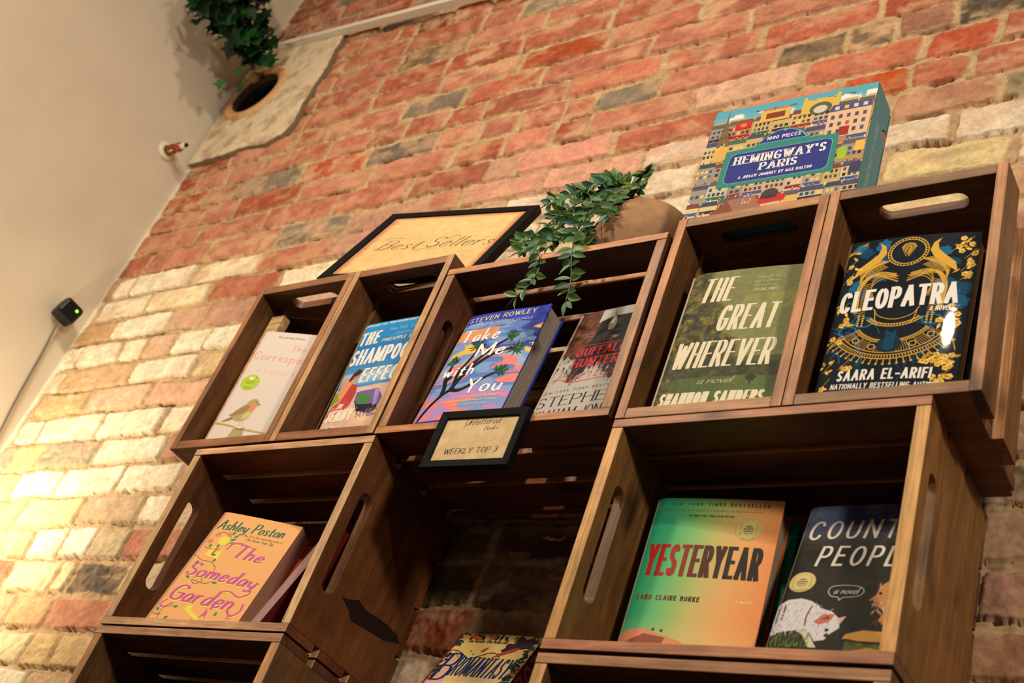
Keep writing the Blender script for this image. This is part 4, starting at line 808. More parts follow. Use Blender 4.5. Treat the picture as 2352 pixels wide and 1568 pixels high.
# 9 dark painting novel with a dog
def cover_country():
    p = Page(134, 234.8, 1.8, 3); n1 = grid_noise(4, 6, 55); n2 = grid_noise(18, 26, 56); n3 = grid_noise(70, 90, 57)
    def f(u, v):
        c = mixc((22, 20, 18), (54, 50, 34), n1(u, v)); 
        if v > .74: c = mixc(c, mixc((34, 34, 96), (116, 130, 140), n1(u*1.3, v)*1.5-.2), (v-.74)/.12)
        if .70 < v < .93: c = mixc(c, (76, 66, 48), .5*n2(u, v)*(1 if v < .8+.1*u else .2))
        if v < .16 and u < .35: c = mixc((60, 70, 34), (28, 30, 20), n2(u, v))
        if v < .20 and u > .6: c = mixc((128, 136, 52), (60, 62, 30), n2(u, v)*1.2-.1)
        return tuple(x*(.86+.26*n3(u, v)) for x in c)
    p.base(f, 90, 140)
    rr = random.Random(5); Wt = (206, 198, 196)
    p.poly([(0, 60), (0, 86), (10, 92), (24, 94), (36, 90), (48, 80), (60, 76), (70, 66), (72, 54), (64, 46), (60, 38), (50, 36), (44, 46), (36, 52), (26, 50), (12, 48), (2, 44)], Wt)
    p.poly([(26, 52), (40, 50), (50, 34), (54, 28), (46, 28), (36, 44)], (196, 190, 160)); 
    for k in range(170):
        a = rr.uniform(0, 62); b = rr.uniform(48, 90)-max(0, a-40)*.5; L = rr.uniform(4, 9); an = rr.uniform(-2.6, -.6); p.line([(a, b), (a+L*math.cos(an)*.6, b+L*math.sin(an))], rr.uniform(.5, 1.1), rr.choice([(232, 226, 222), (176, 168, 176), (150, 142, 158), (214, 204, 190)]), taper=(1, .3))
    p.poly([(44, 62), (52, 72), (64, 72), (60, 62), (50, 58)], (186, 104, 84)); p.poly([(50, 64), (58, 70), (60, 66)], (120, 60, 50)); p.poly([(66, 66), (76, 70), (72, 60)], (216, 176, 150)); p.disc(60, 51, 2.0, (30, 22, 24)); p.disc(61, 44, 2.4, (56, 40, 42)); p.line([(38, 84), (35, 70), (36, 56)], 1.4, (60, 48, 50))
    p.poly([(134, 120), (112, 122), (102, 112), (100, 100), (94, 92), (98, 86), (106, 84), (112, 76), (108, 66), (118, 56), (134, 54)], (186, 128, 78))
    for k in range(110):
        a = rr.uniform(100, 134); b = rr.uniform(60, 118); an = rr.uniform(-2.4, -.8); p.line([(a, b), (a+5*math.cos(an), b+6*math.sin(an))], 1, rr.choice([(220, 170, 116), (160, 96, 56), (206, 190, 166), (140, 80, 46)]), taper=(1, .3))
    p.disc(104, 102, 1.8, (30, 20, 16)); p.disc(97, 90, 2.4, (60, 36, 26))
    p.poly([(80, 46), (96, 52), (134, 50), (134, 38), (90, 38), (78, 40)], (214, 156, 74)); p.line([(80, 40), (104, 36), (134, 38)], 1.6, (70, 44, 24)); p.poly([(86, 24), (104, 30), (134, 26), (134, 14), (90, 14)], (206, 150, 70))
    for k in range(120): a = rr.uniform(2, 44); b = rr.uniform(26, 42); p.line([(a, b), (a+rr.uniform(-2, 2), b+rr.uniform(3, 7))], .7, rr.choice([(96, 112, 50), (52, 66, 30), (130, 140, 70)]), taper=(1, .3))
    w = (214, 202, 186)
    p.text('COUNTRY', 8, 180, 29, 138, 3.3, 3.1, .14, 0, .02, w, gap=.3); p.text('PEOPLE', 26, 140, 30, 102, 3.3, 3.1, .14, 0, 0, w, gap=.3)
    p.line([(50, 103), (53, 110), (68, 112), (82, 110), (87, 104), (82, 97), (68, 95), (64, 91), (62, 95), (54, 97), (50, 103)], .8, w); p.script('a novel', 56, 100, 9, 25, .9, w, .3)
    seal(p, 19, 117, 14.5)
    p.text('DANIEL MASON', 10, 6, 13, 116, 2, 1.8, col=w, gap=.2) if False else None
    return p
book('hardback_novel', POSE['country'], cover_country(), 26, (24, 22, 22), 'dark painted novel with a white dog and chalky capitals, beside the green-to-orange one', back=(20, 18, 18), mat='print')
# 10 painted-edge paperback low in the gap
def cover_bro():
    p = Page(139, 210, 1.0, 2.0); n = grid_noise(5, 7, 65); n2 = grid_noise(16, 22, 66)
    def f(u, v):
        c = mixc((238, 186, 104), (236, 214, 130), n(u, v)*1.6-.3); c = mixc(c, (226, 130, 160), max(0, min(1, (.62-v)*2+.5*(n2(u, v)-.5)))*.6 + (.4 if v < .8 and u < .25 else 0)); c = mixc(c, (200, 176, 220), .6*max(0, n2(u, v)*1.6-.7)*(v < .75))
        return mixc(c, (232, 120, 60), .8*max(0, n2(u, v)-.5)*(v > .85))
    p.base(f, 70, 90)
    rr = random.Random(9); cs = [(22, 52, 46), (18, 40, 38), (30, 84, 60), (214, 88, 60), (232, 120, 90), (46, 28, 50)]
    for k in range(230):
        sd = rr.choice('ltrr'); t = rr.random()
        if sd == 'l': u, v, a = rr.uniform(0, 9), t*210, rr.uniform(-.7, .7)
        elif sd == 'r': u, v, a = 139-rr.uniform(0, 9), t*210, math.pi+rr.uniform(-.7, .7)
        else: u, v, a = t*139, 210-rr.uniform(0, 7), -math.pi/2+rr.uniform(-.8, .8)
        p.leaf(u, v, rr.uniform(7, 13), 4, a, rr.choice(cs[:3] if rr.random() < .65 else cs))
    for (u, v, L, w, a, c) in ((8, 204, 16, 8, -.3, (238, 170, 70)), (22, 205, 24, 8, -.3, (232, 100, 50)), (50, 206, 18, 7, -.2, (236, 110, 60))): p.leaf(u, v, L, w, a, c)
    p.poly([(88, 178), (100, 192), (112, 200), (126, 206), (134, 196), (124, 184), (112, 182), (104, 176), (96, 172)], (60, 30, 52)); p.poly([(86, 170), (96, 176), (108, 184), (116, 186), (112, 178), (98, 170), (88, 164)], (176, 70, 44)); p.disc(96, 188, 5, (50, 26, 40)); p.disc(110, 198, 6, (44, 24, 40)); p.line([(90, 168), (84, 164), (88, 158)], 1.6, (190, 66, 40))
    dk = (40, 60, 70)
    p.line([(0, 172), (14, 174), (30, 168), (46, 158), (60, 164), (76, 172), (90, 170)], 1.3, dk); p.line([(58, 163), (74, 160), (90, 158)], .9, dk); p.line([(14, 174), (28, 160)], .8, dk); p.leaf(58, 172, 14, 5, .9, (200, 70, 46))
    for (u, v) in ((40, 172), (36, 162), (92, 164), (48, 166)): p.leaf(u, v, 4, 1.6, .9, (40, 90, 60))
    p.script('Two heroes. One brain cell.', 23, 191, 8, 68, .8, (74, 62, 40), .0, .0, .5)
    nv = (26, 44, 96)
    p.text('B', 9, 114, 54, 23, 4.6, 2.2, .12, 0, 0, nv); p.text('ROMANTASY', 33, 124, 38, 90, 2.8, 1.5, .10, 0, 0, nv, gap=.1)
    return p
ob = book('paperback_novel', POSE['bro'], cover_bro(), 30, (24, 54, 48), 'colourful leafy paperback with navy title and red painted page edges, low between the crates', hard=False, back=(120, 26, 28), edges=(126, 30, 32))
# lettering sprayed on its fore edge
pe = MB()
for ch, z in zip('BROMANTASY', range(10)):
    w, st = strokes(ch)
    for kind, pts in st:
        P = catmull(pts, 4) if kind == 'C' else [np.array(q, float) for q in pts]
        for q in ribbon([np.array([2+a[0]*w*22, 186-z*19+a[1]*13.5]) for a in P], lambda t, f: 2.6):
            pe.add([((139.5)/1000, (3+c[0]*1.6)/1000, c[1]/1000) for c in q], [(0, 1, 2, 3)], lin((150, 128, 116)))
pe.build('edge_lettering', M['matte'], ob)
# slate book in the lowest left crate
sp_ = Page(140, 210); sp_.base(lambda u, v: (58, 66, 74), 3, 3); sp_.line([(8, 198), (22, 199), (40, 198)], 1.2, (150, 152, 150))
book('paperback_novel', (-1.500, .058, .2292, .22, .16, 0), Page(140, 210) if False else sp_, 30, (58, 66, 74), 'slate-grey book in the lowest left crate, only its top showing', hard=False)
# ------------------------------------------------ framed cards
def frame(name, pose, Wd, Hh, bar, depth, art, label):
    x, y, z, yaw, lean, roll = pose
    ob = empty(name, (x, y, z), rotm(yaw, lean, roll), label=label, cat='picture frame')
    mb = MB(); mm = lambda L: [(a/1000, b/1000, c/1000) for a, b, c in L]
    o = [(0, 0), (Wd, 0), (Wd, Hh), (0, Hh)]; i_ = [(bar, bar), (Wd-bar, bar), (Wd-bar, Hh-bar), (bar, Hh-bar)]
    V = mm([(a, 0, c) for a, c in o]+[(a, 1.2, c) for a, c in i_]+[(a, depth, c) for a, c in o]+[(a, depth, c) for a, c in i_])
    F = []
    for k in range(4): j = (k+1) % 4; F += [(k, j, 4+j, 4+k), (4+k, 4+j, 12+j, 12+k), (8+j, 8+k, 12+k, 12+j), (j, k, 8+k, 8+j)]
    mb.add(V, F, (.5, .5, .5)); mb.build('moulding', M['black'], ob, .0008)
    art.mb.build('card', M['paper'], ob).location = (0, .004, 0)
    bb = MB(); bb.add(mm(boxpts(bar, Wd-bar, depth*.5, depth*.5+2, bar, Hh-bar)), BF, lin((60, 44, 30))); bb.build('backing_board', M['black'], ob)
    return ob
a = Page(305.8, 264.3); nz = grid_noise(5, 4, 71); n2 = grid_noise(30, 26, 72)
def aged(u, v):
    e = min(u, 1-u, v, 1-v); c = mixc((222, 188, 128), (206, 168, 108), nz(u, v)); c = mixc((188, 124, 84), c, (e-.075)/.03); return tuple(x*(.93+.14*n2(u, v)) for x in c)
a.base(aged, 80, 70)
ik = (52, 40, 28); a.text('Best', 52, 112, 36, 82, 2.3, .7, .35, 0, 0, ik, flick=0); a.text('Sellers', 148, 116, 38, 128, 2.3, .7, .35, 0, 0, ik)
a.line([(44, 122), (52, 112), (66, 116), (74, 126)], 1, ik, taper=(.4, 1)); a.line([(46, 148), (60, 158), (86, 158)], 1.2, ik, taper=(.3, 1)); a.line([(128, 112), (136, 106), (156, 112), (176, 124)], 1.2, ik, taper=(.3, 1)); a.line([(180, 150), (196, 160), (204, 150)], 1, ik)
frame('picture_frame', (-1.4682, -.0005, 1.1801, .1549, .3546, 0), 305.8, 264.3, 17, 16, a, 'black-framed parchment card reading Best Sellers, propped on top of the crates')
# its strut
st = MB(); st.add(boxpts(-.012, .012, 0, .004, 0, .164), BF, lin((40, 30, 22))); so = st.build('easel_strut', M['black'], bpy.data.objects['picture_frame'])
so.matrix_local = Matrix.Translation((.150, .0155, .17)) @ Matrix.Rotation(math.radians(225), 4, 'X') @ Matrix.Rotation(0, 4, 'Z')
b = Page(140.9, 91); nz2 = grid_noise(12, 8, 73)
b.base(lambda u, v: mixc((222, 194, 148), (202, 170, 122), nz2(u, v)*1.5-.25), 60, 40)
b.text('WEEKLY TOP 3', 28, 22, 8.6, 85, 1.1, .5, .12, .7, .02, (50, 38, 30), gap=.14); b.script('Unfettered', 43, 68, 12, 56, .8, (66, 50, 36), .35, .03, .3); b.script('Books', 78, 59, 7, 22, .6, (66, 50, 36), .35, .03, .3)
b.line([(56, 82), (50, 72), (44, 66), (46, 62)], .6, (66, 50, 36))
frame('picture_frame', (-1.0421, -.0135, .7577, .0142, .012, -.012), 140.9, 91, 11.5, 12, b, 'small black-framed card reading WEEKLY TOP 3, fixed to the front of the middle crate')
# ------------------------------------------------ jigsaw box
def jigsaw():
    Wd, Hh, D = 238.2, 220.6, 62
    p = Page(Wd, Hh); n = grid_noise(9, 8, 81); p.st = .008
    def f(u, v):
        sky = .885+.02*math.sin(u*9)+.02*(n(u, .5)-.5)
        if v > sky+.035: return (88, 160, 176)
        if v > sky-.01: return (226, 222, 214) if n(u, v) > .45 else (100, 164, 178)
        return (186, 160, 116)
    p.base(f, 90, 90)
    rr = random.Random(21)
    fa = [(206, 178, 122), (196, 164, 104), (214, 186, 138), (200, 160, 130), (170, 150, 128), (216, 170, 96), (186, 120, 84), (150, 140, 128), (190, 180, 160)]
    rf = [(78, 72, 96), (96, 90, 84), (120, 66, 48), (60, 70, 80), (74, 104, 84)]
    # rows of houses with roofs, windows and awnings
    rows = [(150, 42), (108, 44), (66, 44), (26, 42), (0, 28)]
    for v0, hh in rows:
        u = rr.uniform(-8, 0)
        while u < Wd:
            w = rr.uniform(20, 38); h = hh*rr.uniform(.82, 1.05); c = rr.choice(fa); p.rect(u, v0, u+w, v0+h, c); p.poly([(u-1, v0+h-8), (u+2, v0+h+1), (u+w-2, v0+h+1), (u+w+1, v0+h-8)], rr.choice(rf))
            nx_ = max(2, int(w/7)); 
            for iy in range(max(1, int(h/11)-1)):
                for ix in range(nx_):
                    wu = u+2+ix*(w-4)/nx_; wv = v0+12+iy*10
                    if wv+6 < v0+h-9: p.rect(wu+1, wv, wu+(w-4)/nx_-1.6, wv+6, rr.choice([(62, 70, 84), (84, 92, 104), (226, 190, 100), (50, 46, 44), (60, 70, 84)]))
            if rr.random() < .6: p.rect(u+1, v0+4, u+w-1, v0+10, rr.choice([(150, 40, 36), (40, 100, 72), (60, 84, 140), (196, 130, 50), (60, 44, 40)]))
            for q in range(3): a = rr.uniform(u, u+w); p.rect(a, v0, a+1.8, v0+5, rr.choice([(190, 50, 50), (40, 60, 110), (232, 222, 200), (40, 36, 34), (60, 110, 70)])); p.disc(a+.9, v0+5.8, 1.0, (222, 176, 140), n=7)
            u += w+rr.uniform(-1, 2)
    p.poly([(16, 140), (20, 190), (22, 216), (24, 190), (36, 140), (30, 140), (26, 152), (21, 140)], (118, 96, 64)); p.rect(14, 158, 36, 161, (96, 78, 52)); p.rect(17, 176, 30, 178, (96, 78, 52))
    p.disc(28, 122, 13, (218, 164, 70), 14); p.rect(15, 112, 41, 124, (206, 166, 90)); p.line([(28, 134), (28, 146)], 2.4, (222, 172, 76), False)
    p.rect(134, 178, 188, 208, (206, 172, 84)); p.disc(162, 186, 16, (90, 92, 60), 13); p.disc(162, 184, 10, (196, 190, 170), 8); p.rect(134, 206, 140, 214, (206, 172, 84)); p.rect(182, 206, 188, 214, (206, 172, 84))
    p.rect(176, 118, 236, 172, (218, 178, 140)); p.poly([(174, 172), (180, 186), (234, 186), (236, 172)], (84, 78, 110))
    for iy in range(3):
        for ix in range(5): p.rect(181+ix*11, 126+iy*15, 186+ix*11, 134+iy*15, rr.choice([(78, 84, 104), (180, 84, 70), (70, 76, 96)]))
    for ix in range(4): p.rect(184+ix*13, 175, 190+ix*13, 182, rr.choice([(226, 170, 84), (196, 200, 210)]))
    p.rect(196, 120, 210, 138, (160, 44, 38)); p.rect(38, 172, 62, 188, (190, 46, 40)); p.disc(50, 180, 5, (226, 120, 70), 4); p.rect(74, 178, 118, 202, (212, 170, 84)); p.rect(82, 184, 110, 196, (128, 56, 40))
    for k in range(7): p.rect(75+k*6, 202, 79+k*6, 207, (200, 120, 70))
    p.rect(224, 84, 237, 104, (232, 176, 74)); p.rect(202, 72, 214, 96, (156, 186, 52)); p.poly([(222, 42), (224, 60), (238, 62), (238, 42)], (60, 62, 92)); p.poly([(38, 0), (60, 24), (98, 28), (112, 4), (108, 0)], (158, 108, 88)); p.poly([(38, 0), (60, 24), (72, 4), (66, 0)], (128, 74, 54)); p.script('Le Z', 82, 14, 8, 12, .9, (220, 210, 196), .2)
    p.poly([(104, 12), (108, 24), (132, 26), (144, 18), (142, 10), (110, 8)], (196, 44, 48)); p.disc(120, 26, 12, (70, 62, 60), 10); p.rect(108, 18, 130, 22, (70, 40, 40))
    for k in range(6): p.line([(60+k*28+rr.uniform(-6, 6), 204+rr.uniform(-3, 4)), (64+k*28, 207), (69+k*28, 205)], .8, (60, 70, 74))
    # name plate
    TE = (52, 130, 116); NV = (48, 54, 128); LT = (110, 164, 170)
    plate = [(36, 52), (36, 126), (78, 128), (90, 144), (104, 154), (118, 158), (132, 154), (146, 144), (158, 128), (198, 126), (200, 51)]
    p.poly(plate, TE); p.poly([(80, 131), (92, 146), (106, 154), (118, 156), (130, 153), (144, 144), (154, 131)], LT); p.poly([(82, 132.2), (93, 145.4), (106, 152.6), (114, 154), (118, 151), (122, 154), (130, 151.6), (142, 143.2), (151, 132.2)], NV)
    for a0, a1, c in ((6.0, 0, LT), (7.0, 0, NV)):
        q = 8; x0, x1, y0, y1 = 36+a0+2, 200-a0-2, 52+a0, 126-a0-1; p.poly([(x0+q, y0), (x1-q, y0), (x1-q*.3, y0+q*.3), (x1, y0+q), (x1, y1-q), (x1-q*.3, y1-q*.3), (x1-q, y1), (x0+q, y1), (x0+q*.3, y1-q*.3), (x0, y1-q), (x0, y0+q), (x0+q*.3, y0+q*.3)], c)
    w = (236, 228, 214)
    p.text('1000 PIECES', 93, 137, 7.2, 49, 1.3, 1.2, .05, 0, 0, w, gap=.2); p.text("HEMINGWAY'S", 52, 95, 17, 132, 3.5, 1.5, .03, .9, 0, w, gap=.18); p.text('PARIS', 93, 77, 15, 54, 3.4, 1.5, .03, .9, 0, w, gap=.14); p.text('A JIGSAW JOURNEY BY MAX DALTON', 66, 65, 5.6, 104, 1.2, 1.1, .05, 0, 0, w, gap=.2)
    ob = empty('jigsaw_puzzle_box', (-.7698, .0012, 1.1634), rotm(.0355, 0, .0), label="jigsaw puzzle box with illustrated town and blue name plate, on the right-hand top crates", cat='puzzle box')
    TL = (84, 132, 138)
    lid = p.mb; mm = lambda L: [(x/1000, y/1000, z/1000) for x, y, z in L]
    # lid sides leave thumb notches at their back edge
    c = lin(TL); d = 52
    lid.add(mm(boxpts(0, Wd, .02, 1.5, 0, Hh)), BF, c)
    for x0, x1 in ((0, 1.4), (Wd-1.4, Wd)):
        prof = [(0, .2), (0, Hh-.2), (d, Hh-.2), (d, Hh*.80)]+[(d-14*math.sin(math.pi*k/10), Hh*(.80-.13*k/10)) for k in range(1, 10)]+[(d, Hh*.67), (d, .2)]
        V = [(x0, y_+.1, z_) for y_, z_ in prof]+[(x1, y_+.1, z_) for y_, z_ in prof]; m_ = len(prof); F = []
        for t in tessellate_polygon([[Vector((y_, z_, 0)) for y_, z_ in prof]]): F.append(tuple(t)); F.append(tuple(m_+i for i in t))
        for i in range(m_): j = (i+1) % m_; F.append((i, j, m_+j, m_+i))
        lid.add(mm(V), F, c)
    for z0, z1 in ((0, 1.2), (Hh-1.2, Hh)): lid.add(mm(boxpts(0, Wd, .1, d, z0, z1)), BF, lin((40, 108, 124)))
    # side lettering
    for t, zz, sz, off, cc in (("HEMINGWAY'S PARIS", 22, 1.0, 14, (150, 176, 176)), ('A JIGSAW JOURNEY BY MAX DALTON', 40, .42, 32, (130, 160, 162))):
        zc_ = zz
        for ch in t:
            w_, sts = strokes(ch)
            for kind, pts in sts:
                P = catmull(pts, 4) if kind == 'C' else [np.array(q, float) for q in pts]
                for q in ribbon([np.array([off+(1-a_[1])*11*sz+4, zc_+a_[0]*w_*10*sz]) for a_ in P], lambda t_, f_: 1.4*sz): lid.add(mm([(Wd+.15, a_[0], a_[1]) for a_ in q]), [(0, 1, 2, 3)], lin(cc))
            zc_ += (w_*10+3.2)*sz
    lid.build('lid', M['print'], ob)
    tr = MB(); tr.add(mm(boxpts(2, Wd-2, 3, D, 1.4, Hh-2)), BF, lin((60, 112, 120))); tr.build('tray', M['print'], ob)
    st_ = MB(); st_.add(mm([(Wd-1.9, 42, Hh*.68), (Wd-1.9, 60, Hh*.68), (Wd-1.9, 60, Hh*.79), (Wd-1.9, 42, Hh*.79)]), [(0, 1, 2, 3)], lin((150, 110, 100))); st_.build('tray_picture', M['print'], ob)
jigsaw()
# ------------------------------------------------ vase and trailing greenery
vz = empty('round_vase', (-.906, .112, 1.2295), Matrix.Rotation(math.radians(-24), 3, 'Y'), label='round mottled clay vase with a narrow neck, on the middle top crate', cat='vase')
mb = MB(); R0 = .085
prof = [(R0*math.sin(math.pi*k/22), -R0*math.cos(math.pi*k/22)) for k in range(0, 20)]+[(.0255, .0825), (.0205, .090), (.0185, .100), (.020, .112), (.0245, .121), (.0235, .123), (.018, .116), (.015, .100), (.015, .08), (0, .075)]
lathe(mb, prof, (.5, .5, .5), 64); o = mb.build('vase_body', M['terra'], vz)
M['leaf'] = mat_print('waxy_leaf', .42, 0, .4, .2)
def leaf3(mb, p, d, L, w, c, up=None, edge=None):
    d = Vector(d).normalized(); s = d.cross(Vector(up or (0, -.7, .7))).normalized(); n = s.cross(d); V = []; F = []
    N_ = 6
    for k in range(N_+1):
        t = k/N_; h = w*math.sin(math.pi*min(1, t*.96+.02)**.85)/2; q = Vector(p)+d*L*t+n*(-L*.10*t*t)
        V += [q-s*h+n*h*.35, q, q+s*h+n*h*.35]
    cols = []
    for k in range(N_):
        a = 3*k; F += [(a, a+1, a+4, a+3), (a+1, a+2, a+5, a+4)]; e = edge or c
        cols += [[e, c, c, e], [c, e, e, c]]
    mb.add(V, F, cols, smooth=True)
pl = empty('trailing_plant', (-.940, .100, 1.340), label='green artificial sprigs spilling from the clay vase over the middle crate', cat='plant')
fo = MB(); stm = MB(); LG = [lin(c) for c in ((34, 80, 38), (44, 94, 44), (26, 66, 38), (56, 104, 50), (32, 84, 60), (50, 88, 30))]; LE = lin((120, 140, 60)); O = Vector((-.940, .100, 1.340))
rr = random.Random(33)
SPR = [[(-.957, .110, 1.350), (-.925, .085, 1.366), (-.902, .05, 1.337), (-.893, .035, 1.325)],
 [(-.957, .110, 1.350), (-.955, .08, 1.350), (-.985, .05, 1.310), (-1.024, .04, 1.276), (-1.055, .035, 1.232), (-1.082, .03, 1.212)],
 [(-.957, .110, 1.350), (-.965, .07, 1.345), (-.990, .04, 1.270), (-1.000, .010, 1.200), (-1.000, -.010, 1.150), (-.975, -.014, 1.108), (-.978, -.014, 1.070), (-.995, -.012, 1.050)],
 [(-.957, .110, 1.350), (-.950, .06, 1.330), (-.945, .02, 1.250), (-.940, -.004, 1.175), (-.930, -.014, 1.140), (-.922, -.014, 1.105), (-.908, -.014, 1.060), (-.905, -.012, 1.024)],
 [(-.957, .110, 1.350), (-.970, .06, 1.352), (-1.005, .05, 1.335), (-1.02, .045, 1.325)],
 [(-.957, .110, 1.350), (-.960, .05, 1.335), (-1.005, .02, 1.290), (-1.030, .01, 1.265)],
 [(-.957, .110, 1.350), (-.945, .05, 1.310), (-.965, .025, 1.240), (-.985, .02, 1.195), (-1.01, .02, 1.175)],
 [(-.957, .110, 1.350), (-.930, .06, 1.330), (-.920, .03, 1.270), (-.918, .02, 1.225)],
 [(-.957, .110, 1.350), (-.960, .07, 1.330), (-.975, .05, 1.270), (-.960, .04, 1.210), (-.950, .03, 1.180)],
 [(-.957, .110, 1.350), (-.958, .09, 1.370), (-.985, .07, 1.372), (-1.0, .06, 1.36)],
 [(-.957, .110, 1.350), (-.975, .06, 1.31), (-1.01, .04, 1.25), (-1.04, .03, 1.20), (-1.06, .025, 1.185)]]
for si, S_ in enumerate(SPR):
    P = catmull(S_, 9 if si not in (2, 3) else 7); P = [Vector(q)-O for q in P]; tube(stm, P, .0011, lin((48, 84, 44)), 5)
    step = 2 if si in (2, 3) else 1
    for i in range(3, len(P), step):
        t = (P[min(i+1, len(P)-1)]-P[i-1]).normalized()
        for sgn in (-1, 1):
            if rr.random() < .22: continue
            sd = t.cross(Vector((0, -1, 0))).normalized()*sgn; dv = (sd+t*rr.uniform(.2, .9)+Vector((rr.uniform(-.4, .4), rr.uniform(-.7, .1), rr.uniform(-.3, .3)))).normalized()
            leaf3(fo, P[i], dv, rr.uniform(.016, .025), rr.uniform(.008, .0125), rr.choice(LG), up=(rr.uniform(-.6, .6), -1, rr.uniform(-.8, .3)), edge=LE if rr.random() < .4 else None)
    leaf3(fo, P[-1], (P[-1]-P[-3]), .024, .008, rr.choice(LG))
lathe_b = MB(); V0 = P[-1]
fo.build('foliage', M['leaf'], pl); stm.build('stems', M['leaf'], pl)
# ------------------------------------------------ flue slab, conduit, sprinkler, sensor, ivy
def slab_flue():
    ob = empty('flue_slab', (HOLE[0], YW, HOLE[1]), label='pale limewashed slab with a round flue opening, high in the corner of the brick wall', cat='flue')
    out = [(-2.562, 1.985), (-2.42, 1.988), (-2.335, 1.996), (-2.268, 1.985), (-2.222, 2.006), (-2.205, 2.05), (-2.212, 2.15), (-2.206, 2.25), (-2.215, 2.33), (-2.218, 2.425), (-2.40, 2.437), (-2.566, 2.452)]
    rr = random.Random(3); R_ = []
    for i in range(len(out)):
        a, b = Vector(out[i]), Vector(out[(i+1) % len(out)])
        k = max(2, int((b-a).length/.012))
        for j in range(k): q = a+(b-a)*j/k; R_.append((q.x-HOLE[0]+rr.uniform(-.002, .002)*(q.x > -2.54), q.y-HOLE[1]+rr.uniform(-.0025, .0025)))
    n = len(R_); ri = .104; ang = [math.atan2(y, x) for x, y in R_]; s0 = min(range(n), key=lambda i: ang[i]); R_ = R_[s0:]+R_[:s0]; ang = ang[s0:]+ang[:s0]
    mb = MB(); V = []; rings = 14
    yf = -.015
    for k in range(rings+1):
        t = k/rings
        for (x, y), a in zip(R_, ang):
            ix, iy = ri*math.cos(a), ri*math.sin(a); px_, py_ = ix+(x-ix)*t, iy+(y-iy)*t
            V.append((px_, yf+(float(fbm(np.array([px_*60+9]), np.array([py_*60+9]), 5)[0])-.5)*.007+(.004 if k == rings else 0), py_))
    for x, y in R_: V.append((x, .010, y))
    cc = []; F = []
    base1, base2 = lin((206, 184, 150)), lin((156, 128, 98))
    for k in range(rings+1):
        for i in range(n):
            j = (i+1) % n; F.append((k*n+i, k*n+j, (k+1)*n+j, (k+1)*n+i))
            x, _, y = V[k*n+i]; q = float(fbm(np.array([x*34+30]), np.array([y*34+30]), 8)[0]); q = max(0, min(1, (q-.42)*3.2)); q *= .75
            c = tuple(base1[m_]*(1-q)+base2[m_]*q for m_ in range(3)); cc.append(c if k < rings else lin((110, 92, 68)))
    mb.add(V, F, cc, smooth=True); mb.build('limewashed_stone', M['paper'], ob)
    rb = MB(); n = 48; V = []; F = []; cols = []
    prof = [(.106, -.010), (.104, -.022), (.097, -.025), (.084, -.023), (.077, -.019), (.0755, .0), (.0755, .12)]
    for r, y in prof: V += [(r*math.cos(2*math.pi*k/n), y, r*math.sin(2*math.pi*k/n)) for k in range(n)]
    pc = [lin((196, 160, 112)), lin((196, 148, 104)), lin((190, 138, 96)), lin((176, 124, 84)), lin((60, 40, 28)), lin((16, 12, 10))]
    for i in range(len(prof)-1):
        for k in range(n): F.append((i*n+k, i*n+(k+1) % n, (i+1)*n+(k+1) % n, (i+1)*n+k)); cols.append(pc[i])
    rb.add(V, F, cols, smooth=True); rb.build('clay_collar', M['paper'], ob)
    so = MB(); so.add([(.0755*math.cos(2*math.pi*k/n), .115, .0755*math.sin(2*math.pi*k/n)) for k in range(n)], [tuple(range(n))], lin((14, 11, 9))); so.build('soot_back', M['paper'], ob)
    nb = MB(); V = []; F = []
    tube(nb, [(-.045, -.026, .060), (-.028, -.030, .064), (-.012, -.028, .060)], [.012, .016, .011], lin((150, 110, 64)), 8); nb.build('mortar_lump', M['paper'], ob)
slab_flue()
mb = MB(); c0 = lin((214, 200, 170)); a_ = Vector((-2.566, .205, 2.450)); b_ = Vector((-1.20, .205, 2.300))
dr = (b_-a_).normalized(); up = Vector((0, 1, 0)).cross(dr).normalized()*.0075; L0 = a_; V = []
for q in (a_, b_): V += [q-up+Vector((0, -.012, 0)), q+up+Vector((0, -.012, 0)), q+up+Vector((0, .010, 0)), q-up+Vector((0, .010, 0))]
mb.add(V, [(0, 4, 5, 1), (1, 5, 6, 2), (2, 6, 7, 3), (3, 7, 4, 0), (0, 1, 2, 3), (4, 7, 6, 5)], c0)
mb.build('cable_conduit', M['white'], None, .001, label='thin white surface conduit running along the top of the brick wall', cat='conduit')
sp = empty('sprinkler_head', (XL, .148, 1.972), Matrix.Rotation(math.radians(90), 3, 'Y'), label='small brass sprinkler head on the cream side wall', cat='sprinkler')
def lpart(name, prof, mat, par, col=(.5, .5, .5)): q = MB(); lathe(q, prof, col, 28); return q.build(name, mat, par)
lpart('escutcheon', [(0, .0), (.024, .0), (.026, .003), (.020, .007), (.014, .008)], M['white'], sp); lpart('body', [(.012, .004), (.013, .030), (.009, .033), (.008, .040), (.011, .042)], M['brass'], sp)
lpart('bulb', [(.0, .038), (.011, .040), (.013, .050), (.011, .060), (0, .062)], M['redglass'], sp); lpart('deflector', [(0, .060), (.007, .060), (.0085, .068), (.006, .078), (0, .079)], M['white'], sp); lpart('cap', [(0, .078), (.0055, .078), (.0055, .083), (0, .083)], M['blackplastic'], sp)
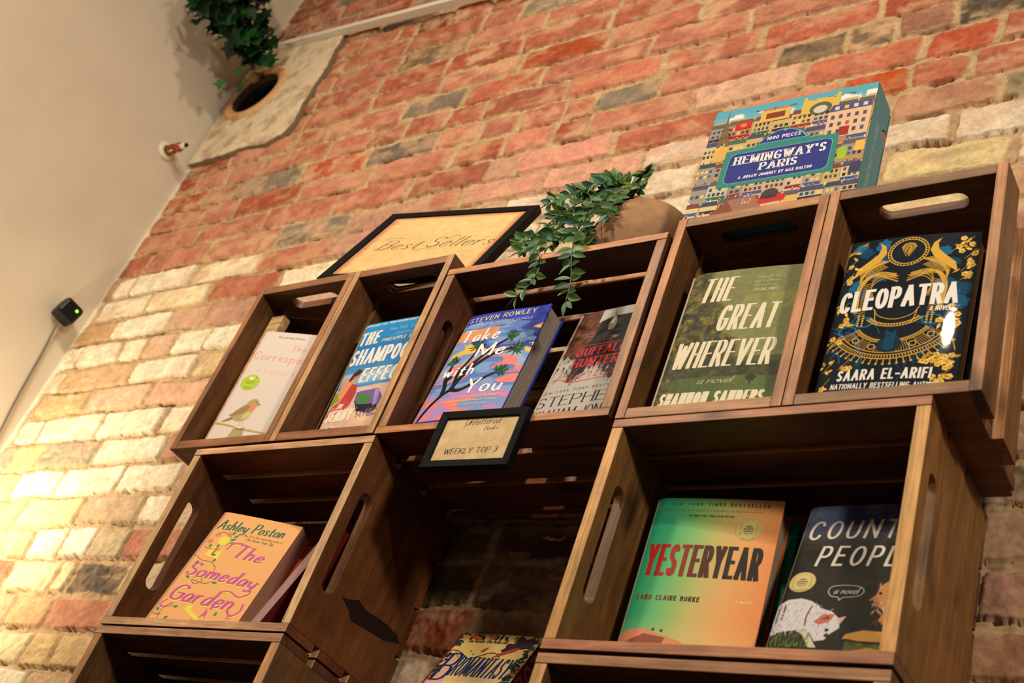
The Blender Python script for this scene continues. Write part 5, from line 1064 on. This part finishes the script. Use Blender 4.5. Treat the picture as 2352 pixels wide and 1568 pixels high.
# sensor on the side wall
se = empty('wall_sensor', (XL, .166, 1.408), Matrix.Rotation(math.radians(78), 3, 'Z') @ Matrix.Rotation(math.radians(10), 3, 'Y'), label='small black cube sensor with a green light on the cream side wall', cat='sensor')
mb = MB(); mb.add(boxpts(-.026, .026, -.058, -.012, -.024, .026), BF, (.5, .5, .5)); mb.build('housing', M['blackplastic'], se, .009)
mb = MB(); tube(mb, [(0, .004, 0), (0, -.016, 0)], .012, (.5, .5, .5), 14); mb.build('mount', M['blackplastic'], se)
mb = MB(); tube(mb, [(.011, -.0575, .008), (.011, -.0592, .008)], .0032, (.5, .5, .5), 14); mb.build('status_light', M['led'], se)
mb = MB(); tube(mb, catmull([(XL+.022, .160, 1.384), (XL+.008, .168, 1.366), (XL+.004, .178, 1.304), (XL+.004, .184, 1.230), (XL+.004, .1916, 1.154), (XL+.004, .1993, 1.097), (XL+.004, .206, 1.02), (XL+.004, .208, .7), (XL+.004, .208, ZF+.3)], 5), .0022, (.5, .5, .5), 8)
mb.build('sensor_cable', M['cable'], None, label='thin grey cable running down the side wall from the black sensor', cat='cable')
# ivy
def ivy():
    ob = empty('ivy_garland', (-2.42, .0, 2.36), label='dark green ivy garland hanging in the top left corner', cat='plant'); O = Vector((-2.42, 0, 2.36))
    lf = MB(); sm = MB(); rr = random.Random(12); G = [lin(c) for c in ((18, 44, 20), (24, 58, 26), (14, 36, 18), (36, 78, 30), (20, 50, 30))]
    def lobed(p, s, ang, tilt, c):
        sh = [(0, -.1), (.30, -.28), (.62, -.05), (.42, .12), (.92, .42), (.46, .46), (.34, .62), (0, 1.1), (-.34, .62), (-.46, .46), (-.92, .42), (-.42, .12), (-.62, -.05), (-.30, -.28)]
        R3 = Matrix.Rotation(ang, 3, 'Y') @ Matrix.Rotation(tilt, 3, 'X') @ Matrix.Rotation(rr.uniform(-.5, .5), 3, 'Z')
        V = [p-O+R3 @ Vector((x*s, -abs(x)*s*.18-.02*s*(y > .8), y*s)) for x, y in sh]+[p-O+R3 @ Vector((0, 0, s*.3))]
        n = len(sh); lf.add(V, [(i, (i+1) % n, n) for i in range(n)], [tuple(min(1, k*rr.uniform(.8, 1.25)) for k in c)]*n)
    str_ = [[(-2.42, -.10, 2.62), (-2.42, -.04, 2.42), (-2.42, .02, 2.33), (-2.42, .09, 2.31), (-2.42, .13, 2.30)], [(-2.43, -.16, 2.60), (-2.42, -.09, 2.36), (-2.41, -.03, 2.28), (-2.42, .03, 2.26)],
            [(-2.40, .0, 2.62), (-2.42, .04, 2.44), (-2.42, .09, 2.37), (-2.42, .12, 2.33), (-2.42, .13, 2.28)], [(-2.42, .02, 2.6), (-2.42, .0, 2.45), (-2.43, .05, 2.34), (-2.44, .08, 2.29)], [(-2.42, -.22, 2.62), (-2.42, -.14, 2.36), (-2.41, -.09, 2.26), (-2.41, -.06, 2.235)]]
    for si, S_ in enumerate(str_):
        P = catmull(S_, 7); tube(sm, [Vector(q)-O for q in P], .0016, lin((60, 60, 34)), 5)
        for i, q in enumerate(P):
            q = Vector(q)
            for k in range(3):
                if q.z < 2.26 and k > 1: continue
                lobed(q+Vector((rr.uniform(-.03, .03), rr.uniform(-.03, .03), rr.uniform(-.02, .02))), rr.uniform(.026, .042), rr.uniform(2.2, 4.1), rr.uniform(-.8, .5), rr.choice(G))
    for (q, s) in (((-2.42, .095, 2.14), .026), ((-2.42, .150, 2.185), .026), ((-2.40, -.09, 2.205), .030), ((-2.43, .118, 2.225), .022)): lobed(Vector(q), s, rr.uniform(2.4, 3.8), -.3, G[rr.randrange(5)])
    lf.build('leaves', M['leaf'], ob); sm.build('stems', M['leaf'], ob)
ivy()
# ------------------------------------------------ hanging cleats that carry the crates
def cleat(b, label):
    mb = MB(); pts = boxpts(*b); mb.add(pts, BF, lin((190, 150, 100)), grain_of(pts, 'x')); mb.build('wooden_cleat', M['wood'], None, .001, label=label, cat='cleat')
cleat((-1.5830, -1.5530, .036, .054, .8486, 1.142), 'pale wooden batten standing just behind the white bird novel')
# white masking-tape tag stuck on the brick in the gap
mb = MB(); mb.add(boxpts(-1.022, -.978, .2105, .2120, .829, .842), BF, lin((196, 160, 136))); mb.build('paper_tag', M['matte'], None, label='small pale paper tag on the dark brick between the two second-row crates', cat='tag')

# irregular dark patch laid flat on the outside of the second-row left crate
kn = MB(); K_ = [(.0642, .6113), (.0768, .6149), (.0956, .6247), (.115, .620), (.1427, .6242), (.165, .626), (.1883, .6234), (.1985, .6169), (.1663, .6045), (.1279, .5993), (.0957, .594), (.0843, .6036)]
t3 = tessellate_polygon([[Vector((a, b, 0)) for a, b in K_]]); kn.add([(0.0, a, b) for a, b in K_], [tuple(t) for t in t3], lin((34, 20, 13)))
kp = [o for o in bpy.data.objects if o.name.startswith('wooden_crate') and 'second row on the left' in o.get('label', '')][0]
ko = kn.build('dark_patch', M['matte'], kp); ko.location = (.18540+.0003, 0, -.5239)
